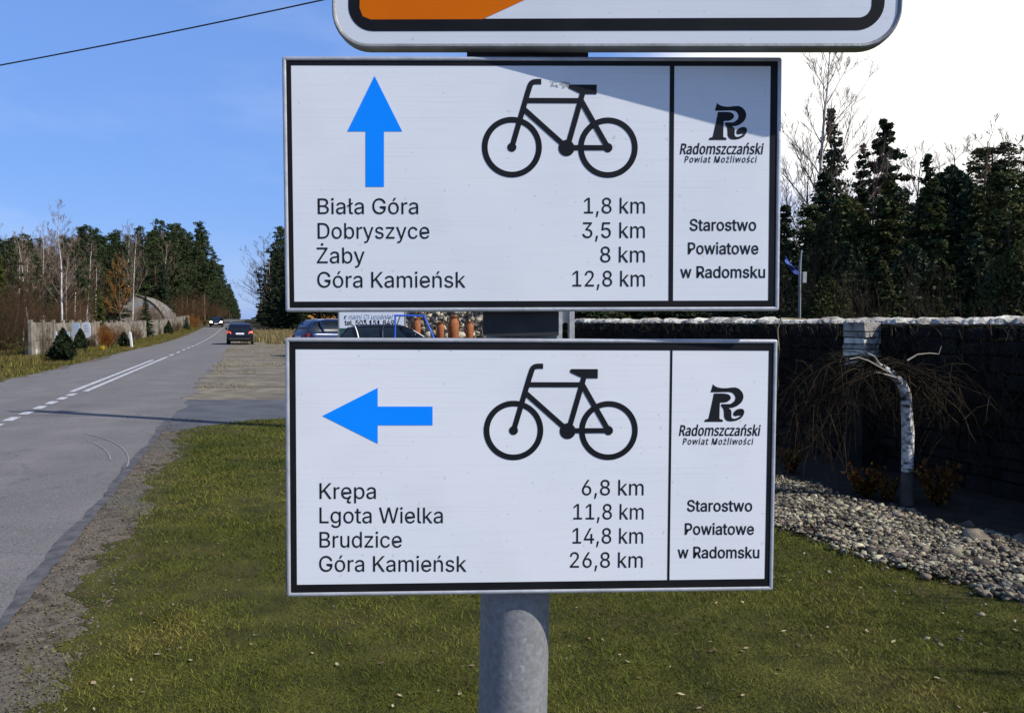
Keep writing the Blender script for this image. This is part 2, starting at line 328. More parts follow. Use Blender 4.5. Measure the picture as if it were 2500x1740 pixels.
M['headlight'] = emit('lit_headlamp', (1, .90, .60), 40.0)
M['tail'] = emit('lit_tail_lamp', (1, .10, .04), 0.9)
SANS={'!':(196,['67,160 63,509 132,509 128,160', '98,-4 81,-1 66,9 56,24 52,41 56,58 66,73 81,83 98,86 116,83 130,73 140,58 143,41 140,24 130,9 116,-1']),
',':(188,['38,-119 68,71 137,71 84,-119']),
'.':(188,['95,-4 78,-1 63,9 53,24 50,41 53,59 63,73 78,83 95,87 113,83 128,73 138,59 141,41 138,24 128,9 113,-1']),
'0':(453,['227,-7 174,1 130,24 95,62 69,113 53,178 48,254 53,330 69,395 95,447 130,484 174,508 227,516 279,508 323,484 358,447 384,395 400,330 405,254 400,178 384,113 359,62 323,24 279,1', '227,50 261,56 290,74 313,103 330,144 340,194 344,254 340,314 330,365 313,405 290,435 261,453 227,460 192,453 163,435 140,405 123,365 113,314 109,254 113,194 123,144 140,103 163,74 192,56']),
'1':(453,['76,0 76,55 391,55 391,0', '276,509 276,0 212,0 212,448 209,448 86,358 86,427 198,509']),
'2':(453,['64,0 64,47 234,229 282,282 311,327 320,371 317,397 308,419 293,436 273,449 224,460 196,457 172,447 153,433 139,413 130,390 127,362 66,362 71,405 86,442 111,473 143,496 182,511 225,516 268,511 306,497 337,474 361,445 376,411 381,372 371,318 336,259 267,180 153,60 153,57 389,57 389,0']),
'3':(453,['218,-7 173,-3 133,10 98,30 70,57 52,91 44,132 109,132 115,107 126,87 144,71 165,59 219,50 275,61 297,74 315,93 325,116 329,145 326,172 316,196 299,217 275,234 242,244 201,248 157,248 157,299 288,448 288,452 70,452 70,509 372,509 372,461 211,278 211,289 264,288 308,276 344,253 371,222 387,186 393,145 387,103 370,66 344,36 309,12 266,-2']),
'4':(453,['40,105 40,158 247,509 311,509 109,166 109,163 413,163 413,105', '282,0 282,121 282,146 282,318 343,318 343,0']),
'5':(453,['221,-7 178,-2 140,11 108,32 83,60 66,93 60,130 122,130 127,108 138,89 173,60 221,50 250,53 276,64 298,82 314,104 324,131 328,162 324,193 314,221 297,244 275,262 248,273 218,277 167,268 128,246 67,253 96,509 366,509 366,452 151,452 134,301 136,301 178,325 229,334 263,330 294,321 321,306 345,285 364,260 379,231 388,199 391,163 385,117 369,76 343,41 309,15 268,-1']),
'6':(453,['226,-7 182,-1 142,15 109,40 84,74 69,115 64,162 68,199 80,239 137,340 252,509 322,509 151,261 145,261 165,288 196,307 235,314 278,309 316,295 346,271 370,240 384,201 389,157 384,112 368,73 343,39 310,14 271,-2', '226,48 254,52 279,63 299,79 314,101 324,128 327,157 324,187 314,213 299,235 279,251 254,262 226,265 198,262 174,252 153,235 138,214 128,188 125,158 128,128 138,102 153,79 174,63 198,52']),
'7':(453,['97,0 323,448 323,452 62,452 62,509 391,509 391,449 165,0']),
'8':(453,['226,-7 178,-2 136,11 101,33 74,62 57,96 52,135 55,166 65,195 81,220 101,241 125,256 153,265 153,267 119,282 93,308 76,342 70,380 75,417 90,450 114,477 146,498 184,511 226,516 269,511 306,498 337,477 361,450 377,417 382,380 376,342 359,308 333,282 300,267 300,265 327,256 351,241 372,220 387,195 397,166 401,135 395,96 378,62 352,33 317,11 275,-2', '226,49 258,52 285,60 307,74 323,91 333,113 337,139 333,165 322,189 305,208 283,223 256,232 226,235 196,232 169,223 147,208 130,189 119,165 115,139 119,113 129,91 145,74 167,60 195,52', '226,290 274,300 293,313 307,330 316,351 319,376 316,399 308,420 294,437 275,449 226,460 177,449 159,437 145,420 136,399 133,376 136,351 145,330 159,313 178,300']),
'9':(453,['226,516 271,510 310,494 343,468 368,434 384,393 389,347 385,309 373,270 315,168 200,0 130,0 301,248 307,248 287,221 257,202 218,195 175,199 137,214 106,237 83,269 68,307 64,352 69,397 85,436 110,469 143,494 182,510', '226,460 199,457 174,446 154,429 138,407 129,381 125,352 129,322 138,295 154,274 174,257 199,247 226,243 254,247 279,257 299,273 314,295 324,321 327,350 324,381 314,407 299,429 279,446 254,457']),
'B':(456,['60,0 60,509 241,509 289,504 329,491 359,469 381,442 394,410 398,374 395,344 387,320 356,286 315,267 315,262 339,257 363,245 385,227 402,203 414,173 418,136 413,100 400,67 377,39 344,18 301,4 247,0', '125,57 245,57 296,63 330,80 349,105 355,137 352,161 342,184 327,203 306,218 279,228 248,231 125,231', '125,285 238,285 288,296 308,309 323,326 333,348 336,372 330,403 313,429 283,446 240,452 125,452']),
'C':(510,['267,-7 205,1 150,25 104,63 70,115 48,179 40,254 48,329 70,393 104,445 150,484 205,508 267,516 340,504 373,490 402,471 427,447 448,418 463,385 473,348 408,348 389,395 357,428 315,449 267,456 223,450 184,432 150,403 125,364 109,314 103,254 109,194 125,145 151,105 184,76 223,59 267,53 315,60 357,81 389,114 408,160 473,160 463,124 448,91 428,62 402,38 373,19 341,5 305,-4']),
'D':(502,['219,0 96,0 96,57 215,57 272,63 318,81 354,110 379,149 394,198 399,255 394,312 379,361 354,399 320,428 275,446 221,452 93,452 93,509 225,509 294,501 353,478 399,441 433,391 455,329 462,255 455,181 433,119 398,68 351,31 291,8', '125,509 125,0 60,0 60,509']),
'G':(520,['269,-7 205,1 149,25 104,64 69,116 47,179 40,254 47,329 69,393 103,445 149,484 203,508 265,516 304,513 340,504 374,489 403,469 429,445 449,416 465,384 474,349 408,349 387,393 356,427 315,448 265,456 222,450 183,432 150,404 125,364 109,314 103,254 109,194 125,145 151,105 184,76 224,59 269,53 309,57 345,71 374,93 396,123 410,160 415,202 434,199 283,199 283,256 478,256 478,200 471,141 451,91 419,50 377,19 326,0']),
'K':(467,['104,145 104,216 139,261 174,303 212,344 364,509 448,509 231,276 228,276', '60,0 60,509 125,509 125,334 124,225 125,193 125,0', '372,0 188,259 228,309 449,0']),
'L':(393,['60,0 60,509 125,509 125,57 361,57 361,0']),
'P':(445,['60,0 60,509 235,509 289,503 332,487 366,462 390,430 404,391 409,348 404,304 390,265 366,233 332,207 289,191 235,186 109,186 109,242 233,242 269,246 297,256 318,272 333,294 342,319 344,348 342,376 333,402 318,423 297,439 268,449 232,452 125,452 125,0']),
'R':(449,['60,0 60,509 236,509 290,504 333,489 367,465 390,433 405,395 409,352 405,309 390,271 367,240 333,217 289,203 236,198 96,198 96,255 234,255 269,258 298,267 319,281 334,300 342,324 345,352 342,380 334,405 319,425 298,440 269,449 233,452 125,452 125,0', '353,0 230,229 303,229 428,0']),
'S':(447,['224,-9 172,-4 128,9 91,31 64,60 46,96 38,137 104,137 110,110 123,88 142,71 166,59 224,49 257,52 286,60 311,74 329,92 341,114 346,139 342,161 332,179 296,205 245,222 184,239 128,260 86,289 60,326 52,372 58,413 75,448 102,476 138,498 180,511 227,516 275,511 316,498 351,476 377,449 394,415 401,378 337,378 326,412 302,437 267,453 225,459 194,456 167,448 145,435 129,418 118,398 115,376 119,352 131,334 169,308 212,293 264,279 312,264 359,238 395,198 405,171 408,139 403,99 386,64 360,34 323,11 278,-4']),
'W':(686,['155,0 16,509 82,509 163,196 175,145 187,94 197,40 189,40 200,94 211,145 224,196 306,509 380,509 462,196 474,145 486,94 497,40 488,40 499,94 510,145 523,196 603,509 670,509 530,0 455,0 368,323 351,391 336,475 350,475 335,395 318,323 230,0']),
'a':(389,['160,-9 126,-5 94,5 68,22 48,45 35,73 30,108 34,138 43,161 58,179 78,193 125,211 178,220 234,227 265,235 273,243 276,255 276,257 267,297 240,322 196,331 149,322 118,301 100,274 41,291 57,322 79,346 104,364 133,375 194,384 239,379 286,360 306,343 322,320 333,290 337,251 337,0 277,0 277,52 272,52 252,25 215,1', '170,45 202,49 228,59 248,74 263,93 272,115 276,138 276,190 259,182 231,176 200,171 175,168 134,159 103,139 95,124 92,105 102,72 130,52']),
'b':(424,['229,-8 198,-5 172,4 138,31 118,59 112,59 112,0 53,0 53,509 114,509 114,319 118,319 137,346 171,373 197,381 229,384 274,378 313,361 345,332 370,293 385,245 390,189 385,133 370,84 346,45 313,16 274,-2', '220,47 253,51 279,66 301,88 316,117 325,151 328,189 325,227 316,261 301,290 280,311 253,325 220,330 188,325 161,312 140,291 125,263 116,229 113,189 116,150 125,115 140,86 162,65 188,51']),
'c':(396,['207,-8 159,-2 117,16 82,46 56,85 40,133 34,187 40,243 56,291 82,330 117,360 159,378 207,384 260,377 305,356 340,322 362,277 303,262 290,289 270,311 242,325 207,330 173,325 145,310 124,287 108,258 99,224 96,187 99,151 108,117 124,89 145,66 173,51 207,46 243,52 271,66 292,89 304,117 363,102 341,56 306,21 261,-1']),
'd':(424,['195,-8 151,-2 111,16 79,45 55,84 39,133 34,189 39,245 55,293 79,332 112,361 151,378 196,384 228,381 253,373 287,346 306,319 311,319 311,509 372,509 372,0 313,0 313,59 307,59 287,31 252,4 227,-5', '205,47 236,51 263,65 284,86 299,115 309,150 312,189 309,229 300,263 284,291 263,312 237,325 205,330 172,325 145,311 124,290 108,261 99,227 96,189 99,151 109,117 124,88 145,66 172,51']),
'e':(404,['212,-8 161,-2 117,16 82,46 56,85 40,132 34,187 39,242 55,290 81,329 115,359 157,378 205,384 266,374 294,361 319,341 341,315 357,282 368,242 371,194 371,169 75,169 75,221 338,221 310,202 307,237 298,269 283,294 263,314 237,326 205,330 173,326 146,313 125,294 109,270 99,241 96,211 96,178 100,139 110,106 128,80 151,61 179,50 212,46 254,53 285,73 306,105 365,91 353,63 335,39 311,19 283,4 249,-5']),
'g':(425,['207,-151 168,-148 134,-140 82,-110 51,-69 101,-41 122,-66 154,-88 207,-97 249,-92 282,-75 304,-47 311,-6 311,68 306,68 287,41 252,16 227,8 195,5 152,10 113,27 80,53 55,90 39,136 34,191 39,246 55,293 80,332 112,361 152,378 196,384 228,382 253,373 288,346 308,319 313,319 313,379 372,379 372,-9 367,-54 350,-90 324,-117 291,-136 251,-147', '205,59 237,63 264,75 285,95 300,121 309,154 312,193 309,231 300,264 285,291 264,312 237,325 205,330 172,325 145,312 124,290 109,262 99,229 96,193 99,155 109,123 124,96 145,76 172,63']),
'i':(167,['53,0 53,379 114,379 114,0', '84,443 67,446 54,455 44,468 41,483 44,499 54,512 67,521 84,524 100,521 114,512 123,499 126,483 123,468 114,455 100,446']),
'k':(381,['110,137 110,212 121,212 284,379 360,379 184,199 177,199', '53,0 53,509 114,509 114,0', '294,0 148,186 191,229 372,0']),
'l':(189,['139,-2 101,3 74,20 58,47 53,84 53,509 114,509 114,99 120,62 130,54 146,52 160,53 170,54 181,3 162,-1']),
'm':(610,['53,0 53,379 112,379 112,295 108,295 118,323 132,346 172,376 219,386 257,380 287,361 309,331 321,295 312,295 322,321 337,343 381,375 437,386 468,383 497,372 522,354 541,328 553,296 557,255 557,0 496,0 496,254 490,289 473,313 447,326 419,330 395,328 374,320 345,290 335,247 335,0 274,0 274,260 269,288 253,311 229,326 199,330 158,320 140,307 126,289 117,266 114,238 114,0']),
'n':(410,['114,227 114,0 53,0 53,379 112,379 112,287 102,287 124,332 152,362 187,379 227,384 264,380 295,369 321,349 341,321 353,285 357,240 357,0 296,0 296,235 290,275 273,304 246,323 210,329 184,326 161,317 141,303 126,283 117,257']),
'o':(415,['207,-8 159,-2 117,16 82,46 56,85 40,133 34,187 40,243 56,291 82,330 117,360 159,378 207,384 256,378 299,360 333,330 359,291 376,243 381,187 376,133 359,85 333,46 299,16 256,-2', '207,46 242,51 270,66 292,89 307,117 316,151 319,187 316,224 307,258 292,287 270,310 242,325 207,330 173,325 145,310 124,287 108,258 99,224 96,187 99,151 108,117 124,89 145,66 173,51']),
'p':(424,['53,-143 53,379 112,379 112,319 118,319 137,346 171,373 197,381 229,384 274,378 313,361 345,332 370,293 385,245 390,189 385,133 370,84 346,45 313,16 274,-2 229,-8 198,-5 173,4 138,31 118,59 114,59 114,-143', '220,47 253,51 279,66 301,88 316,117 325,151 328,189 325,227 316,261 301,290 280,311 253,325 220,330 188,325 161,312 140,291 125,263 116,229 113,189 116,150 125,115 140,86 162,65 188,51']),
'r':(259,['53,0 53,379 112,379 112,321 115,321 130,347 152,367 181,380 213,385 229,384 243,384 243,322 230,324 207,326 182,323 159,315 140,301 126,284 117,262 114,237 114,0']),
's':(365,['182,-8 145,-5 112,3 84,18 62,38 45,63 36,94 94,107 105,79 124,60 150,49 181,45 217,50 244,62 262,81 268,103 265,121 254,136 237,147 212,155 149,170 104,186 72,208 53,237 47,274 51,305 65,332 87,354 115,370 149,381 187,384 223,381 254,372 279,358 299,339 324,290 268,277 258,298 243,316 219,328 187,333 156,329 131,317 114,299 109,277 112,258 124,243 172,223 229,209 275,194 306,171 325,142 331,107 326,75 312,47 290,24 260,6 223,-5']),
't':(227,['204,379 204,327 6,327 6,379', '65,471 126,471 126,98 128,76 136,61 150,53 170,50 185,51 202,54 213,2 192,-3 168,-4 125,2 92,21 72,52 65,93']),
'u':(410,['182,-5 146,-1 115,11 89,31 69,59 57,95 53,139 53,379 114,379 114,144 119,105 137,75 164,56 200,50 226,53 249,62 268,77 283,97 293,122 296,153 296,379 357,379 357,0 298,0 298,92 307,92 286,47 257,17 222,0']),
'w':(567,['138,0 23,379 87,379 133,214 154,137 175,41 165,41 186,135 206,214 252,379 316,379 362,214 382,136 402,41 391,41 413,135 434,214 480,379 545,379 429,0 368,0 319,172 305,225 291,280 277,338 291,338 277,280 263,225 248,172 199,0']),
'y':(389,['47,-139 61,-86 71,-87 104,-89 130,-74 151,-36 163,-1 17,379 84,379 165,155 187,87 206,21 184,21 202,87 224,155 305,379 371,379 204,-58 177,-107 139,-136 91,-145 65,-143']),
'z':(380,['42,0 42,46 254,320 254,323 48,323 48,379 333,379 333,331 126,60 126,56 339,56 339,0']),
'ó':(415,['207,-8 159,-2 117,16 82,46 56,85 40,133 34,187 40,243 56,291 82,330 117,360 159,378 207,384 256,378 299,360 333,330 359,291 376,243 381,187 376,133 359,85 333,46 299,16 256,-2', '207,46 242,51 270,66 292,89 307,117 316,151 319,187 316,224 307,258 292,287 270,310 242,325 207,330 173,325 145,310 124,287 108,258 99,224 96,187 99,151 108,117 124,89 145,66 173,51', '181,429 228,529 297,529 231,429']),
'ę':(404,['212,-8 161,-2 117,16 82,46 56,85 40,132 34,187 39,242 55,290 81,329 115,359 157,378 205,384 266,374 294,361 319,341 341,315 357,282 368,242 371,194 371,169 75,169 75,221 338,221 310,202 307,237 298,269 283,294 263,314 237,326 205,330 173,326 146,313 125,294 109,270 99,241 96,211 96,178 100,139 110,106 128,80 151,61 179,50 212,46 254,53 285,73 306,105 365,91 353,63 335,39 311,19 283,4 249,-5', '299,-148 268,-144 243,-131 225,-111 220,-82 223,-58 234,-33 249,-9 269,17 365,91 342,38 314,-4 290,-39 281,-70 288,-90 310,-97 327,-94 341,-88 358,-133 334,-143']),
'ł':(207,['151,-2 112,3 85,20 69,47 64,84 64,509 125,509 125,99 131,62 141,54 157,52 172,53 181,54 192,3 173,-1', '6,225 6,280 183,382 183,328']),
'ń':(410,['114,227 114,0 53,0 53,379 112,379 112,287 102,287 124,332 152,362 187,379 227,384 264,380 295,369 321,349 341,321 353,285 357,240 357,0 296,0 296,235 290,275 273,304 246,323 210,329 184,326 161,317 141,303 126,283 117,257', '178,429 226,529 294,529 228,429']),
'ś':(365,['182,-8 145,-5 112,3 84,18 62,38 45,63 36,94 94,107 105,79 124,60 150,49 181,45 217,50 244,62 262,81 268,103 265,121 254,136 237,147 212,155 149,170 104,186 72,208 53,237 47,274 51,305 65,332 87,354 115,370 149,381 187,384 223,381 254,372 279,358 299,339 324,290 268,277 258,298 243,316 219,328 187,333 156,329 131,317 114,299 109,277 112,258 124,243 172,223 229,209 275,194 306,171 325,142 331,107 326,75 312,47 290,24 260,6 223,-5', '159,429 207,529 276,529 210,429']),
'Ż':(438,['42,0 42,46 273,385 306,431 341,476 348,454 285,452 223,452 40,452 40,509 397,509 397,462 169,129 134,81 97,33 90,54 152,57 214,57 399,57 399,0', '219,572 203,575 189,584 180,597 177,612 180,628 189,641 203,650 219,653 236,650 249,641 259,628 262,612 259,597 249,584 236,575'])}
HUMANIST={'M':(727,['330,0 142,502 139,502 142,461 144,407 144,347 144,0 78,0 78,573 184,573 361,103 364,103 544,573 650,573 650,0 578,0 578,352 579,408 581,460 584,501 581,501 390,0']),
'P':(485,['229,573 282,570 326,562 363,548 393,528 415,504 431,475 441,442 444,404 433,336 417,306 395,278 364,255 324,238 275,227 216,223 150,223 150,0 78,0 78,573', '223,511 150,511 150,285 208,285 258,288 298,296 330,311 352,334 365,363 370,401 361,449 334,484 289,504']),
'R':(499,['236,573 301,568 353,555 393,532 422,500 439,460 444,410 440,368 427,334 408,306 385,285 330,257 487,0 403,0 264,237 150,237 150,0 78,0 78,573', '232,510 150,510 150,298 236,298 296,304 338,325 362,359 370,407 366,440 355,467 336,486 310,500 275,507']),
'a':(450,['231,437 299,428 347,403 364,383 376,358 383,328 385,293 385,0 334,0 320,61 317,61 279,22 234,-1 172,-8 136,-5 103,6 75,23 55,48 41,80 37,119 40,150 50,176 65,199 87,219 152,245 243,257 316,259 316,285 310,330 293,359 265,375 227,380 163,370 106,347 84,400 151,426', '252,208 184,200 141,182 118,155 110,119 115,87 132,66 157,53 188,49 238,56 279,79 295,96 306,117 313,142 315,172 315,210']),
'c':(385,['241,-8 187,-2 139,15 99,45 69,87 50,143 44,213 51,284 71,342 102,385 142,415 191,432 245,438 309,431 358,415 337,356 292,370 244,376 204,371 172,358 148,335 131,303 120,263 117,213 120,166 131,126 148,94 172,71 202,58 240,53 302,60 351,78 351,15 304,-2']),
'd':(493,['221,-8 182,-5 148,6 118,23 92,48 71,79 56,117 47,162 44,214 47,266 56,311 71,350 93,381 119,406 149,424 183,434 221,438 280,429 323,407 354,374 359,374 356,405 354,438 354,609 425,609 425,0 368,0 358,58 354,58 323,24 279,1', '232,51 263,53 290,60 311,71 328,88 348,135 355,200 355,213 349,284 329,336 313,355 291,369 264,377 231,379 204,376 181,368 162,354 146,334 124,281 117,213 124,144 146,93 162,74 181,61 205,53']),
'i':(207,['139,430 139,0 68,0 68,430', '104,591 133,580 142,566 145,546 142,526 133,512 104,501 88,504 75,512 66,526 63,546 66,566 75,580 88,588']),
'k':(428,['138,291 137,257 135,221 138,221 152,240 172,264 189,285 326,430 409,430 235,246 421,0 336,0 187,200 138,158 138,0 68,0 68,609 138,609']),
'l':(207,['139,0 68,0 68,609 139,609']),
'm':(750,['540,438 574,436 603,429 628,417 649,401 665,379 676,352 683,319 685,280 685,0 615,0 615,277 610,321 594,353 567,372 528,379 499,376 474,369 454,358 438,342 418,298 411,237 411,0 342,0 342,277 332,333 320,353 303,367 281,376 253,379 215,374 185,360 164,338 150,308 141,269 139,223 139,0 68,0 68,430 125,430 136,371 140,371 173,409 217,431 266,438 312,433 349,420 378,398 398,366 402,366 427,398 461,420 499,433']),
'o':(485,['442,216 438,165 428,121 411,82 388,51 359,25 324,7 285,-4 241,-8 200,-4 163,7 129,25 100,51 77,82 59,121 48,165 44,216 50,282 68,336 97,380 137,412 186,431 244,438 299,431 347,412 387,380 417,336 436,282', '117,216 120,169 130,128 147,95 172,71 203,56 243,51 282,56 314,71 339,95 356,128 366,169 369,216 365,263 355,303 338,335 314,359 282,374 242,379 212,376 185,368 164,354 147,335 124,284']),
's':(384,['348,119 343,80 327,49 302,24 268,6 226,-4 176,-8 99,-1 42,19 42,83 104,60 178,49 224,53 256,66 274,86 280,112 271,141 239,167 174,196 103,228 76,245 57,266 45,292 41,324 44,350 52,372 66,392 85,408 137,430 202,438 275,430 339,409 315,353 258,372 197,380 159,377 131,366 114,350 108,328 119,298 154,274 219,246 289,215 314,197 333,176 344,150']),
't':(289,['212,50 245,53 272,59 272,5 240,-4 200,-8 167,-5 138,4 112,20 91,44 78,79 74,125 74,375 13,375 13,409 75,437 103,528 144,528 144,430 269,430 269,375 144,375 144,127 149,93 163,69 185,54']),
'w':(630,['346,243 336,276 328,308 321,335 316,357 313,357 308,335 302,307 294,275 284,242 207,1 127,1 9,431 82,431 141,201 153,154 163,109 169,73 172,73 178,97 185,128 193,160 201,188 277,431 354,431 428,188 440,149 451,109 457,74 460,74 466,108 477,153 489,201 549,431 621,431 502,1 419,1']),
'z':(377,['346,0 31,0 31,47 262,375 45,375 45,430 340,430 340,377 112,55 346,55']),
'ń':(496,['275,438 311,436 343,429 369,417 391,401 409,379 421,352 428,319 431,280 431,0 361,0 361,275 355,321 338,353 308,372 265,379 232,376 204,368 182,356 166,338 146,289 139,223 139,0 68,0 68,430 125,430 136,371 140,371 175,409 222,431', '366,606 346,579 316,546 283,513 252,486 205,486 205,496 231,532 259,575 281,614 366,614']),
'ś':(384,['348,119 343,80 327,49 302,24 268,6 226,-4 176,-8 99,-1 42,19 42,83 104,60 178,49 224,53 256,66 274,86 280,112 271,141 239,167 174,196 103,228 76,245 57,266 45,292 41,324 44,350 52,372 66,392 85,408 137,430 202,438 275,430 339,409 315,353 258,372 197,380 159,377 131,366 114,350 108,328 119,298 154,274 219,246 289,215 314,197 333,176 344,150', '311,606 290,579 260,546 227,513 196,486 150,486 150,496 176,532 204,575 226,614 311,614']),
'ż':(377,['346,0 31,0 31,47 262,375 45,375 45,430 340,430 340,377 112,55 346,55', '189,591 218,580 227,566 230,546 227,526 218,512 189,501 173,504 160,512 151,526 148,546 151,566 160,580 173,588'])}

# ------------------------------------------------------------------ mesh helpers
class MB:
    def __init__(s): s.v, s.f = [], []

    def add(s, vs, fs):
        o = len(s.v)
        s.v += [tuple(p) for p in vs]
        s.f += [tuple(i + o for i in f) for f in fs]
        return s

    def box(s, a, b):
        (x0, y0, z0), (x1, y1, z1) = a, b
        return s.add([(x0, y0, z0), (x1, y0, z0), (x1, y1, z0), (x0, y1, z0), (x0, y0, z1), (x1, y0, z1), (x1, y1, z1), (x0, y1, z1)],
                     [(3, 2, 1, 0), (4, 5, 6, 7), (0, 1, 5, 4), (1, 2, 6, 5), (2, 3, 7, 6), (3, 0, 4, 7)])

    def tube(s, pts, rad, n=6, cap=True):
        pts = [Vector(p) for p in pts]
        k = len(pts)
        if isinstance(rad, (int, float)): rad = [rad] * k
        vs, fs = [], []
        ref = None
        for i, p in enumerate(pts):
            d = (pts[min(i + 1, k - 1)] - pts[max(i - 1, 0)])
            d = d.normalized() if d.length > 1e-9 else Vector((0, 0, 1))
            if ref is None:
                ref = Vector((1, 0, 0)) if abs(d.x) < .8 else Vector((0, 1, 0))
            a = (ref - d * ref.dot(d))
            a = a.normalized() if a.length > 1e-6 else d.orthogonal().normalized()
            ref = a
            b = d.cross(a)
            for j in range(n):
                t = 2 * math.pi * j / n
                vs.append(p + (a * math.cos(t) + b * math.sin(t)) * rad[i])
        for i in range(k - 1):
            for j in range(n):
                q = (j + 1) % n
                fs.append((i * n + j, i * n + q, (i + 1) * n + q, (i + 1) * n + j))
        if cap and n > 3:
            fs.append(tuple(range(n))[::-1]); fs.append(tuple(range((k - 1) * n, k * n)))
        return s.add(vs, fs)

    def loft(s, rings, cap=True, closed=True):
        n = len(rings[0]); vs = [p for r in rings for p in r]; fs = []
        for i in range(len(rings) - 1):
            for j in range(n if closed else n - 1):
                q = (j + 1) % n
                fs.append((i * n + j, i * n + q, (i + 1) * n + q, (i + 1) * n + j))
        if cap:
            fs.append(tuple(range(n))[::-1]); fs.append(tuple(range((len(rings) - 1) * n, len(rings) * n)))
        return s.add(vs, fs)

    def mesh(s, name, smooth=False):
        me = bpy.data.meshes.new(name)
        me.from_pydata(s.v, [], s.f)
        if smooth:
            me.polygons.foreach_set('use_smooth', [True] * len(me.polygons))
        me.update()
        return me


def np_mesh(name, v, f):
    """v (n,3), f (m,k) arrays"""
    me = bpy.data.meshes.new(name)
    k = f.shape[1]
    me.vertices.add(len(v)); me.vertices.foreach_set('co', v.astype(np.float32).ravel())
    me.loops.add(f.size); me.loops.foreach_set('vertex_index', f.astype(np.int32).ravel())
    me.polygons.add(len(f)); me.polygons.foreach_set('loop_start', np.arange(0, f.size, k, dtype=np.int32))
    me.update(calc_edges=True)
    return me


def obj(name, me, m=None, parent=None, label=None, kind=None):
    if isinstance(me, MB): me = me.mesh(name)
    if m is not None and not me.materials:
        me.materials.append(M[m] if isinstance(m, str) else m)
    o = bpy.data.objects.new(name, me)
    C.objects.link(o)
    if parent is not None: o.parent = parent
    if label: o['label'] = label
    if kind: o['kind'] = kind
    return o


def tag(o, label, cat, group=None):
    o['label'] = label; o['category'] = cat
    if group: o['group'] = group
    return o


def thing(name, label, cat, loc=(0, 0, 0), rz=0.0, group=None):
    o = bpy.data.objects.new(name, None); C.objects.link(o)
    o.empty_display_size = .2
    o.location = loc; o.rotation_euler = (0, 0, rz)
    return tag(o, label, cat, group)


def smooth(o, ang=40):
    o.data.polygons.foreach_set('use_smooth', [True] * len(o.data.polygons))
    try: o.data.set_sharp_from_angle(angle=R(ang))
    except Exception: pass
    return o


# ------------------------------------------------------------------ ground shape
KY = [-20, -5, 0, 5, 10, 15, 20, 30, 40, 50, 60, 70, 80, 90, 100, 114, 130, 150, 175, 200, 230, 260, 300, 360, 430, 520, 700, 1000, 2200]
KZ = [0, 0, 0, 0, 0, 0, 0, 0, 0, 0, 0, .05, .15, .31, .52, .82, 1.12, 1.48, 1.86, 2.12, 2.26, 2.26, 2.05, 1.6, 1.0, .2, -2, -6, -14]


def terr(y): return float(np.interp(y, KY, KZ))
def edge_r(y): return -1.35 - .318 * y          # asphalt edge on the near side
def edge_l(y): return -6.50 - .318 * y
def mid(y): return -3.92 - .3187 * y
def gnd(px, py):                                 # where a pixel meets the flat near ground
    d = pixdir(px, py); t = -CAMZ / d.z
    return Vector((d.x * t, d.y * t, 0))
def on(px, Y):                                   # ground point at distance Y in that direction
    return Vector(((px - CX) / FPX * Y, Y, terr(Y)))


def sheet(name, rows, m, dz, kind='structure'):
    """rows: (y, xl, xr) sorted; split at the ground's own knots so that it lies exactly on it"""
    ys = [r[0] for r in rows]
    allY = sorted(set(ys) | {k for k in KY if ys[0] < k < ys[-1]})
    xl = np.interp(allY, ys, [r[1] for r in rows]); xr = np.interp(allY, ys, [r[2] for r in rows])
    b = MB()
    vs, fs = [], []
    for y, a, c in zip(allY, xl, xr):
        vs += [(a, y, terr(y) + dz), (c, y, terr(y) + dz)]
    for i in range(len(allY) - 1):
        fs.append((2 * i, 2 * i + 1, 2 * i + 3, 2 * i + 2))
    b.add(vs, fs)
    return obj(name, b, m, kind=kind)


gx = [-1500, -500, -150, -60, -25, -10, 0, 10, 25, 60, 150, 500, 1500]
gb = MB()
gb.add([(x, y, terr(y)) for y in KY for x in gx],
       [(i * len(gx) + j, i * len(gx) + j + 1, (i + 1) * len(gx) + j + 1, (i + 1) * len(gx) + j) for i in range(len(KY) - 1) for j in range(len(gx) - 1)])
obj('ground', gb, 'ground', kind='structure')

# road with ragged edges
rows = []
y = -18.0
while y < 900:
    j = rng.uniform(-.05, .05) if y < 15 else (rng.uniform(-.16, .16) if y < 60 else 0)
    rows.append((y, edge_l(y) + j * 1.5, edge_r(y) + j))
    y += .5 if y < 30 else (3 if y < 120 else 40)
sheet('road', rows, 'asphalt', .010)
# crumbling dark seam along the near edge
rows = []
y = 3.0
while y < 13.2:
    rows.append((y, edge_r(y) - .05 + .025 * math.sin(y * 1.9) + .012 * math.sin(y * 6.1) + rng.uniform(-.008, .008), edge_r(y) + .05 + rng.uniform(-.01, .012)))
    y += .09
sheet('road_edge', rows, 'patch', .015)
# bare verge beside the asphalt
rows = []
y = -4.0
while y < 13.6:
    w = .55 + .12 * math.sin(y * 1.7) + rng.uniform(-.10, .10)
    rows.append((y, edge_r(y) - .1, edge_r(y) + w + .35))
    y += .2
sheet('roadside_dirt', rows, 'dirt', .005)
# pale strip on the far side of the road
rows = []
y = 8.0
while y < 120:
    rows.append((y, edge_l(y) - .35 + rng.uniform(-.12, .12), edge_l(y) + .1)); y += .7
sheet('road_shoulder', rows, 'dirt', .004)
# driveway apron
rows = []
y = 11.9
while y < 17.0:
    near = np.interp(y, [11.9, 12.4, 13.2, 13.75, 14.1, 17], [-4.9, -4.75, -4.2, -3.2, 2.2, 2.2])
    rows.append((y, edge_r(y) - .1, near)); y += .3
sheet('driveway', rows, 'apron', .006)
